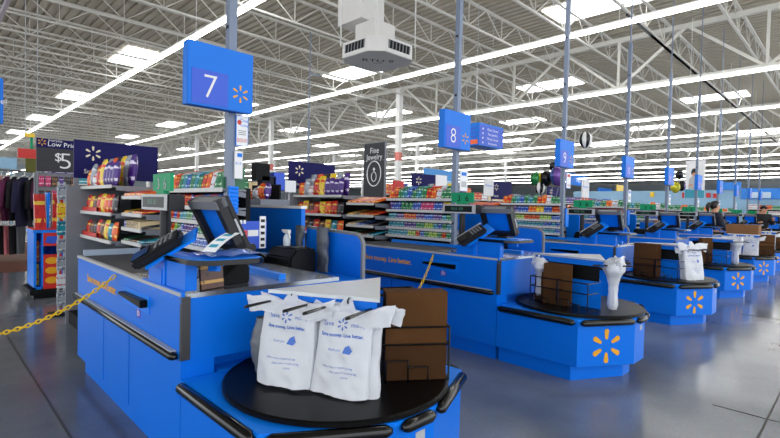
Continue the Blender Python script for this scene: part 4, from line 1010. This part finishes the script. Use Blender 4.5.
# white poster above clothes
p0, p1 = at(-4, 168, Y=16), at(17, 158, Y=16)
m = MB(); m.box(p0.x, p1.x, 16, 16.05, p0.z, p1.z); m.box(p0.x+.3, p0.x+.34, 16, 16.04, 0, p0.z); solo('pale_board', m, WALLB, 'pale board standing above the clothes at the far left edge', 'board', None, (p0.x, 16, p0.z))
# hanging blue sign cut by the left edge
p0, p1 = at(-22, 121, Y=7), at(3.5, 78, Y=7)
r = thing('hanging_sign', 'blue hanging sign cut off by the left edge of the photo', 'sign', tuple(p1))
m = MB(); m.box(p0.x, p1.x, 7, 7.1, p0.z, p1.z); m.build('panel', SIGNBLUE, r, bevel=.01)
fr = frame((p0.x, 7, p0.z), (1, 0, 0), (0, 0, 1)); m = MB(); text(m, 'Apparel', fr, .09, .003, (p1.x-p0.x)*.5, .25); m.build('wording', WHITE, r)
m = MB(); m.bar(((p0.x+p1.x)/2, 7.05, p1.z), ((p0.x+p1.x)/2, 7.05, 7.5), .015); m.build('hanger_rod', DGREY, r)

# ---------------------------------------------------------------- signs over the sales floor
r = thing('department_sign', 'charcoal Fine Jewelry sign with white ring symbol on a grey foot', 'department sign', (6.5, 7.02, 1.5))
y0, y1, zt, zb = 7.30, 6.70, 2.68, 1.60
m = MB(); m.box(6.5, 6.54, y1, y0, zb, zt); m.build('panel', mat('sign_slate', rgb(42, 44, 52), .6), r)
m = MB(); m.box(6.495, 6.545, y1-.015, y1, zb, zt); m.box(6.495, 6.545, y0, y0+.015, zb, zt); m.box(6.495, 6.545, y1, y0, zt, zt+.015); m.box(6.49, 6.55, 6.85, 7.15, zb-.06, zb); m.box(6.5, 6.54, 6.97, 7.03, 0, zb-.06); m.box(6.35, 6.69, 6.8, 7.2, 0, .02); m.build('frame_and_foot', MGREY, r)
fr = frame((6.5, 7.0, 2.1), (0, -1, 0), (0, 0, 1))
m = MB(); text(m, 'Fine', fr, .16, .003, 0, .43); text(m, 'Jewelry', fr, .155, .003, 0, .30); m.build('wording', PAPER, r)
m = MB(); m.tube([fr(.2*math.cos(a), -.03+.25*math.sin(a), .004) for a in [i*math.pi/16 for i in range(32)]], .011, 6, closed=True)
m.tube([fr(.07*math.cos(a), -.09+.095*math.sin(a), .004) for a in [i*math.pi/12 for i in range(24)]], .008, 6, closed=True)
m.prism([(0, .01), (.035, .06), (.018, .09), (-.018, .09), (-.035, .06)], 0, .006, fr); m.build('ring_symbol', PAPER, r)
m = MB(); m.bar(fr(-.3, .235, .001), fr(.3, .235, .001), .004, .006); m.build('rule_line', MGREY, r)
r = thing('directory_sign', 'blue hanging aisle directory box with white lines and an orange patch', 'directory sign', (12.2, 8.2, 3.6))
m = MB(); m.box(11.55, 12.86, 8.0, 8.55, 3.27, 3.93); m.build('box', SIGNBLUE, r, bevel=.01)
fr = frame((11.55, 8.0, 3.27), (1, 0, 0), (0, 0, 1)); m = MB(); m.prism([(.02, .03), (1.29, .03), (1.29, .6), (.02, .6)], 0, .003, fr); p = m.build('list_panel', SIGNBLUE2, r)
m = MB()
for i, s_ in enumerate(('Photo Center', 'Fine Jewelry', 'Money Center', 'Restrooms')):
    text(m, s_, fr, .105, .004, .72, .50-.135*i); m.prism([(.20+.03*math.cos(a), .50-.135*i+.03*math.sin(a)) for a in [j*math.pi/4 for j in range(8)]], .003, .005, fr)
m.sub('wording', PAPER, p)
fr = frame((11.55, 8.28, 3.27), (0, -1, 0), (0, 0, 1))
m = MB(); m.prism([(-.24, .04), (.24, .04), (.24, .17), (-.24, .17)], 0, .004, fr); m.build('orange_patch', ORG, r)
m = MB()
for i in range(3): m.prism([(-.2, .24+.12*i), (.2, .24+.12*i), (.2, .28+.12*i), (-.2, .28+.12*i)], 0, .003, fr)
m.build('side_lines', SIGNBLUE2, r)
m = MB(); m.bar((11.8, 8.3, 3.93), (11.8, 8.3, 7.5), .014); m.bar((12.6, 8.3, 3.93), (12.6, 8.3, 7.5), .014); m.build('hanger_rod', LGREY, r)
def hang_sign(nm, lab, Y, u0, u1, v0, v1, mt, wording=None, wm=PAPER, ws=.5, wx=.5, group=None, rods=True, th=.08):
    a, b = at(u0, v1, Y=Y), at(u1, v0, Y=Y); r = thing(nm, lab, 'sign', tuple((a+b)/2), group=group)
    m = MB(); m.box(a.x, b.x, Y, Y+th, a.z, b.z); m.build('panel', mt, r)
    fr = frame((a.x, Y, a.z), (1, 0, 0), (0, 0, 1)); w, h = b.x-a.x, b.z-a.z
    if wording: m = MB(); text(m, wording, fr, h*ws, .005, w*wx, h*.45); m.build('wording', wm, r)
    if rods:
        m = MB()
        for q in (.15, .85): m.bar((a.x+w*q, Y+th/2, b.z), (a.x+w*q, Y+th/2, 7.5), .02)
        m.build('hanger_rod', LGREY, r)
    else:
        m = MB(); m.box(a.x+w*.45, a.x+w*.55, Y+.03, Y+.06, 1.46 if Y < 5 else 0, a.z); m.build('stand', LGREY, r)
    return r, fr, w, h
hang_sign('department_sign', 'light blue hanging Home sign behind the lane eight pole', 21, 424, 455, 171.5, 190, mat('sign_sky', rgb(66, 150, 226), .5), 'Home', ws=.42, wx=.72)
hang_sign('department_sign', 'small blue hanging sign behind the lane nine pole', 26, 568, 588, 175.5, 184.5, SIGNBLUE, 'Toys', ws=.5)
hang_sign('department_sign', 'plain blue hanging sign above goods left of the lane eleven pole', 24, 598, 612, 189, 197, SIGNBLUE)
hang_sign('department_sign', 'yellow clearance sign by the lane ten pole', 14, 617, 626.5, 186, 193.5, YEL)
for i, (u0, u1, v0, v1, c) in enumerate(((256, 270, 164, 180, VOID), (262, 276, 177, 190, CLOTH), (274, 285, 173, 190, SIGNBLUE2), (285, 296, 181, 192, PAPER), (395, 404, 181, 193, RED))):
    hang_sign('display_card', ['black box card highest on the unit behind lane seven', 'dark card box beside the blue one behind lane seven', 'blue and white gift card panel behind lane seven', 'white card box left of the lane eight navy banner', 'brown red card beyond the lane eight gum shelf'][i], 4.6 if i < 4 else 9, u0, u1, v0, v1, c, rods=False, th=.1)
# hvac diffuser with duct
r = thing('air_diffuser', 'white octagonal ceiling air unit marked RTU 9 with louvred sides', 'air vent', (8.15, 8.75, 5.2))
cx, cy, hw, ch = 8.2, 8.8, .76, .3
oc2 = lambda d: [(cx+a, cy+b) for a, b in ((hw-d-ch, -hw+d), (hw-d, -hw+d+ch), (hw-d, hw-d-ch), (hw-d-ch, hw-d), (-hw+d+ch, hw-d), (-hw+d, hw-d-ch), (-hw+d, -hw+d+ch), (-hw+d+ch, -hw+d))]
m = MB(); m.prism(oc2(0), 5.05, 5.42); m.prism(oc2(.2), 4.985, 5.05) if False else None; m.build('housing', DUCTW, r, bevel=.015)
for nm, ex, o_ in (('left', (0, -1, 0), (cx-hw, cy, 5.25)), ('front', (1, 0, 0), (cx, cy-hw, 5.25))):
    fr = frame(o_, ex, (0, 0, 1)); m = MB(); m.prism([(-.36, -.1), (.36, -.1), (.36, .1), (-.36, .1)], .0, .004, fr); lv = m.build('louvre', VOID, r)
    m = MB()
    for i in range(7): m.prism([(-.36+.115*i, -.1), (-.33+.115*i, -.1), (-.31+.115*i, .1), (-.34+.115*i, .1)], .004, .012, fr)
    m.sub('louvre_blades', MGREY, lv)
fr = frame((cx, cy, 5.05), (.74, -.67, 0), (.67, .74, 0)); fr2 = lambda x, y, z: fr(x, -y, -z)
fr3 = frame((cx, cy, 5.05), (.80, -.6, 0), (-.6, -.8, 0))
m = MB(); text(m, 'RTU 9', fr3, .3, .004, 0, .1); text(m, 'ZONE', fr3, .09, .004, .02, -.1); m.build('lettering', VOID, r)
m = MB(); m.box(cx-.65, cx+.1, cy-.1, cy+.8, 5.95, 8.3); m.box(cx-.4, cx+.3, cy-.3, cy+.4, 5.42, 5.95); m.build('supply_duct', DUCTW, r)
m = MB()
for a, b in ((-hw+.1, -hw+.1), (hw-.1, -hw+.1), (-hw+.1, hw-.1), (hw-.1, hw-.1)): m.bar((cx+a, cy+b, 5.42), (cx+a, cy+b, 7.5), .02)
m.build('hanger_rod', WHITE, r)
# thin tall grey pole between signs 7 and 8
m = MB(); m.box(9.78, 9.84, 13.97, 14.03, 0, 4.4); m.bar((9.81, 14, 4.4), (9.81, 14, 7.5), .03); m.bar((9.81, 14, 6.05), (10.2, 14, 6.05), .05); solo('camera_pole', m, POSTG, 'slim grey pole standing behind the number 7 sign', 'pole', None, (9.81, 14, 0))
# ---------------------------------------------------------------- balloons
def balloon(lab, u, v, X, r_, mats, foot_z, group='balloons above the lanes', sc=(1, .75, 1)):
    p = at(u, v, X=X); r = thing('balloon', lab, 'balloon', (p.x, p.y, p.z), group=group)
    def shp(mm, a0, a1, nm):
        m = MB(); m.grid(10, 12, lambda uu, vv: (p.x+sc[0]*r_*math.cos(a0+(a1-a0)*uu)*math.sin(math.pi*vv), p.y+sc[1]*r_*math.sin(a0+(a1-a0)*uu)*math.sin(math.pi*vv), p.z-sc[2]*r_*math.cos(math.pi*vv)*(1+.08*math.cos(math.pi*vv)))); m.build(nm, mm, r, smooth=True)
    n_ = len(mats)*(1 if len(mats) > 2 else 5 if len(mats) == 2 else 1)
    for i in range(n_): shp(mats[i % len(mats)], 2*math.pi*i/n_, 2*math.pi*(i+1)/n_, 'gore')
    m = MB(); m.tube([(p.x, p.y, p.z-r_*1.08), (p.x+.03, p.y, (p.z+foot_z)/2), (p.x, p.y+.05, foot_z)], .004, 5); m.build('ribbon', LGREY, r)
FB = lambda n, c: mat('foil_'+n, rgb(*c), .22, .35, var=.1)
fG, fP, fY, fK = FB('green', (40, 130, 70)), FB('purple', (110, 74, 150)), FB('yellow', (214, 204, 50)), FB('black', (24, 24, 28))
fR = FB('rose', (180, 90, 110)); fB = FB('blue', (60, 84, 150))
balloon('black and white striped balloon floating highest right of the number 9 sign', 585.5, 139.5, 9.6, .165, [fK, WHITE], 1.6)
balloon('green balloon at the left of the cluster by lane nine', 536.5, 178.5, 9.4, .16, [fG, fG, fY], 1.6)
balloon('black balloon in the middle of the cluster by lane nine', 546.5, 178, 9.5, .17, [fK], 1.6)
balloon('purple balloon at the right of the cluster by lane nine', 558, 175.5, 9.45, .21, [fP, fB, fP, fR], 1.6)
balloon('small black checked balloon lowest in the cluster by lane nine', 540, 187.5, 9.42, .14, [fK, WHITE], 1.6)
balloon('small black balloon tucked against the number 9 sign', 553, 166, 9.7, .10, [fK], 1.6)
balloon('yellow balloon low beside the lane eleven sign', 675.5, 187, 16, .17, [fY], 1.6)
balloon('black balloon above the yellow one by lane eleven', 679.5, 174.5, 16.1, .14, [fK], 1.6)
balloon('black balloon right of the yellow one by lane eleven', 681.5, 185.5, 16.3, .16, [fK, fK, fP], 1.6)
# ---------------------------------------------------------------- far back: poster, service desk front, walls
Xp = 26
r = thing('poster', 'tall hanging poster of a smiling dark-haired figure above the far lanes', 'poster', (Xp, 5.8, 3))
a, b = at(684.5, 198, X=Xp), at(705.5, 160, X=Xp)
m = MB(); m.box(Xp, Xp+.04, b.y, a.y, a.z, b.z); m.build('sheet', PAPER, r)
fr = frame((Xp, (a.y+b.y)/2, a.z), (0, -1, 0), (0, 0, 1)); w, h = a.y-b.y, b.z-a.z
E_ = lambda cx, cy, rx, ry: [(cx+rx*math.cos(t), cy+ry*math.sin(t)) for t in [i*math.pi/10 for i in range(20)]]
m = MB(); m.prism([(-w/2, 0), (w/2, 0), (w/2, h*.2), (-w/2, h*.24)], 0, .004, fr); m.build('teal_band', TEALP, r)
m = MB(); m.prism([(-w*.32, h*.24), (w*.2, h*.22), (w*.2, h*.5), (.02*w, h*.6), (-w*.12, h*.6), (-w*.3, h*.5)], .004, .007, fr); m.build('pale_shirt', LGREY, r)
m = MB(); m.prism(E_(-.05*w, h*.66, w*.11, h*.085), .007, .010, fr); m.prism([(-w*.3, h*.3), (-w*.1, h*.34), (-w*.1, h*.38), (-w*.3, h*.36)], .007, .010, fr); m.build('face_and_hand', SKIN, r)
m = MB(); m.prism(E_(-.05*w, h*.73, w*.13, h*.06), .010, .013, fr); m.prism(E_(-.16*w, h*.68, w*.04, h*.06), .010, .013, fr); m.build('dark_hair', HAIR, r)
m = MB(); m.bar((Xp+.02, a.y-.1, b.z), (Xp+.02, a.y-.1, 7.5), .02); m.bar((Xp+.02, b.y+.1, b.z), (Xp+.02, b.y+.1, 7.5), .02); m.build('hanger_rod', LGREY, r)
XP = 36
m = MB(); m.box(XP, XP+.2, -2, 16, 0, at(700, 196, X=XP).z+.35); struct('wall_far', m, WALLB)
def fp(lab, u0, u1, v0, v1, mt, nm='fascia_sign', X=XP-.12, wording=None):
    a, b = at(u0, v1, X=X), at(u1, v0, X=X); r = thing(nm, lab, 'sign', tuple((a+b)/2))
    m = MB(); m.box(X, X+.1, b.y, a.y, a.z, b.z); m.build('panel', mt, r)
    if wording:
        fr = frame((X, (a.y+b.y)/2, (a.z+b.z)/2), (0, -1, 0), (0, 0, 1)); m = MB(); text(m, wording, fr, (b.z-a.z)*.5, .004); m.build('wording', PAPER, r)
SKYB = mat('sign_bright_blue', rgb(44, 132, 226), .5); PALE = mat('sign_pale', rgb(196, 218, 238), .5)
fp('blue fascia sign behind the lane thirteen sign on the far wall', 721, 741, 182, 190, SKYB)
fp('long blue fascia band on the far right wall', 741, 790, 188, 199, SKYB)
fp('pale board set in the blue fascia on the far right wall', 749, 771, 192, 198, PALE, X=XP-.25)
fp('red square sign, left of two on the far wall', 706, 710.5, 193, 197.5, RED, X=XP-.3); fp('red square sign, right of two on the far wall', 713, 718, 193.5, 198, RED, X=XP-.3)
fp('small red sign on the far wall left of the poster', 682, 684, 192.5, 198, RED, X=XP-.3)
fp('yellow square sign on the pale far wall by lane eleven', 650, 654, 192, 197, YEL, X=XP-.3)
# distant shelving with goods
def far_shelf(x0, x1, y, h, lab, n, sd, axis='x'):
    r = thing('store_shelf', lab, 'shelving', ((x0+x1)/2, y, 0)) if axis == 'x' else thing('store_shelf', lab, 'shelving', (y, (x0+x1)/2, 0))
    T = (lambda a, b, c: (a, b, c)) if axis == 'x' else (lambda a, b, c: (b, a, c))
    def bx(m, a0, a1, b0, b1, c0, c1): p = T(a0, b0, c0); q = T(a1, b1, c1); m.box(min(p[0], q[0]), max(p[0], q[0]), min(p[1], q[1]), max(p[1], q[1]), c0, c1)
    m = MB(); bx(m, x0, x1, y+.25, y+.3, 0, h); m.build('back_panel', SHELFD, r)
    rr = random.Random(sd); cols = ['white', 'teal', 'red', 'blue', 'green', 'silver', 'purple', 'orange', 'cream']
    k_ = int(h/.42)
    for s in range(k_+1):
        z = .1+s*.42
        if z > h+.05: break
        m = MB(); bx(m, x0, x1, y-.15, y+.25, z-.03, z); m.build('shelf', PRICE, r)
        xx = x0+.05; i = 0
        if z < 1.0: continue
        while xx < x1-.2:
            w = rr.uniform(.18, .4)*n; c = rr.choice(cols); hh = rr.uniform(.2, .34)
            m = MB(); bx(m, xx, min(x1, xx+w*.95), y-.1, y+.2, z, z+hh)
            o = m.build('goods_box', PK[c]); o.data.transform(Matrix.Translation(-Vector(T(xx, y, z)))); o.location = T(xx, y, z)
            tag(o, '%s carton, %s on %s level, %s' % (c, ORD[min(i, 15)], ORD[s], lab.split(' with')[0]), 'goods', 'cartons on distant shelves')
            xx += w; i += 1
far_shelf(9.2, 13.2, 9.5, 1.75, 'distant shelf behind the lane eight gum rack with cartons', 1.6, 1)
far_shelf(14.5, 19, 11, 1.8, 'distant shelf behind the number 9 pole with cartons', 2, 2)
far_shelf(21, 27, 10, 1.9, 'distant shelf beyond lane ten with cartons', 2.4, 3)
far_shelf(4.2, 7.4, 12.0, 1.9, 'distant shelf behind the navy lane eight banner with cartons', 1.6, 4)
far_shelf(2.0, 3.8, 13.0, 1.9, 'distant shelf behind the tall blue partition with cartons', 1.6, 6)
far_shelf(-.5, 5, XP-.9, 1.75, 'long far right wall shelf with goods', 2.2, 5, 'y')

# ---------------------------------------------------------------- people
def person(lab, loc, face_dir, arm, shirt, hair_tail=True):
    r = thing('person', lab, 'person', loc); L = Vector(loc); f = Vector(face_dir).normalized(); s = Vector((-f.y, f.x, 0)); upv = Vector((0, 0, 1))
    P = lambda a, b, c: tuple(L+f*a+s*b+upv*c)
    def skin(name, J, E, mt, lv=1):
        me = bpy.data.meshes.new(name); me.from_pydata([P(*j[:3]) for j in J], E, [])
        ob = bpy.data.objects.new(name, me); COL.objects.link(ob)
        md = ob.modifiers.new('s', 'SKIN'); 
        for v, j in zip(me.skin_vertices[0].data, J): v.radius = (j[3], j[4] if len(j) > 4 else j[3])
        me.skin_vertices[0].data[0].use_root = True
        sd = ob.modifiers.new('d', 'SUBSURF'); sd.levels = lv; sd.render_levels = lv
        dg = bpy.context.evaluated_depsgraph_get(); m2 = bpy.data.meshes.new_from_object(ob.evaluated_get(dg)); bpy.data.objects.remove(ob)
        m2.transform(Matrix.Translation(-L)); m2.materials.clear(); m2.materials.append(mt)
        for p in m2.polygons: p.use_smooth = True; p.material_index = 0
        o = bpy.data.objects.new(name, m2); COL.objects.link(o); o.parent = r; KID.setdefault(r.name, []).append(o); return o
    hd = .05
    J = [(0, 0, .98, .13), (0, 0, 1.15, .12), (.01, 0, 1.36, .12), (.02, 0, 1.47, .05), (.05, 0, 1.56, .088), (.055, 0, 1.65, .10), (.115, 0, 1.555, .045)]
    E = [(0, 1), (1, 2), (2, 3), (3, 4), (4, 5), (4, 6)]
    for q in (-1, 1):
        i = len(J); a = arm if q > 0 else arm*.6
        J += [(0, q*.17, 1.39, .055), (.06+.1*a, q*.21, 1.13, .042), (.25+.1*a, q*.17, 1.02+.22*a, .032), (.33+.12*a, q*.15, 1.01+.27*a, .03)]
        E += [(2, i), (i, i+1), (i+1, i+2), (i+2, i+3)]
        for fi in range(4):
            k = len(J); J += [(.38+.12*a, q*.15-.03+.02*fi, 1.0+.27*a, .009), (.42+.12*a-.005*abs(fi-1), q*.15-.032+.021*fi, .985+.27*a, .008)]; E += [(i+3, k), (k, k+1)]
        k = len(J); J += [(.35+.12*a, q*.15-q*.045, 1.02+.27*a, .009)]; E += [(i+3, k)]
        i = len(J); J += [(0, q*.1, .9, .085), (.02, q*.1, .5, .06), (0, q*.1, .1, .042), (.14, q*.11, .045, .036)]; E += [(0, i), (i, i+1), (i+1, i+2), (i+2, i+3)]
    skin('body', J, E, SKIN)
    J = [(0, 0, .93, .19), (0, 0, 1.15, .18), (.01, 0, 1.38, .165), (.015, 0, 1.46, .085)]; E = [(0, 1), (1, 2), (2, 3)]
    for q in (-1, 1):
        a = arm if q > 0 else arm*.6
        i = len(J); J += [(0, q*.17, 1.40, .09), (.06+.1*a, q*.21, 1.13, .075), (.24+.1*a, q*.175, 1.02+.21*a, .06)]; E += [(2, i), (i, i+1), (i+1, i+2)]
    skin('shirt', J, E, shirt)
    J = [(0, 0, .95, .15)]; E = []
    for q in (-1, 1):
        i = len(J); J += [(0, q*.1, .88, .11), (.02, q*.1, .5, .085), (0, q*.1, .12, .07)]; E += [(0, i), (i, i+1), (i+1, i+2)]
    skin('trousers', J, E, CLOTHB)
    m = MB(); cx_ = (.035, 0, 1.63)
    def hp(u, v):
        a = math.pi*2*u; b_ = math.pi*v; r0 = .112
        x, y, z = r0*1.02*math.sin(b_)*math.cos(a), .1*math.sin(b_)*math.sin(a), .118*math.cos(b_)
        if x > -.01 and z < .05: x = -.01; y *= .95
        if z < -.06: x, y = min(x, -.02), y*.75
        return P(cx_[0]+x, cx_[1]+y, cx_[2]+z)
    m.grid(20, 14, hp)
    if hair_tail: m.tube([P(-.06, 0, 1.66), P(-.11, 0, 1.66), P(-.145, 0, 1.62), P(-.15, 0, 1.55), P(-.13, 0, 1.47)], [.04, .05, .05, .04, .015], 10)
    m.build('hair', HAIR, r, smooth=True)
    m = MB()
    for q in (-1, 1): m.sphere(P(.128, q*.034, 1.615), .012, 8, 6)
    m.build('eyes', VOID, r)
    m = MB()
    m.sphere(P(.145, 0, 1.585), .016, 8, 6); m.build('nose', SKIN, r, smooth=True)
    m = MB(); m.bar(P(.138, -.022, 1.545), P(.138, .022, 1.545), .012); m.build('lips', mat('lips', rgb(150, 80, 74), .5), r)
    for q in (-1, 1):
        m = MB(); m.sphere(P(.04, q*.088, 1.60), .026, 8, 6, (.6, .5, 1)); m.build('ear', SKIN, r, smooth=True)
    return r
person('person in dark top with black hair tied back, looking down at a far till', (13.75, 2.62, 0), (.75, -.66, 0), .1, CLOTH)
person('person in black top raising one hand behind the farthest tills', (19.6, 2.36, 0), (-.8, -.3, 0), 1.2, CLOTHB, False)

finish_labels()
# ---------------------------------------------------------------- light
w = bpy.data.worlds.new('daylight'); scene.world = w; w.use_nodes = True
bg = w.node_tree.nodes['Background']; bg.inputs[0].default_value = (.93, .97, 1, 1); bg.inputs[1].default_value = 1.25
scene.cycles.max_bounces = 6; scene.cycles.diffuse_bounces = 4; scene.cycles.glossy_bounces = 3; scene.cycles.transmission_bounces = 4
scene.cycles.sample_clamp_indirect = 6
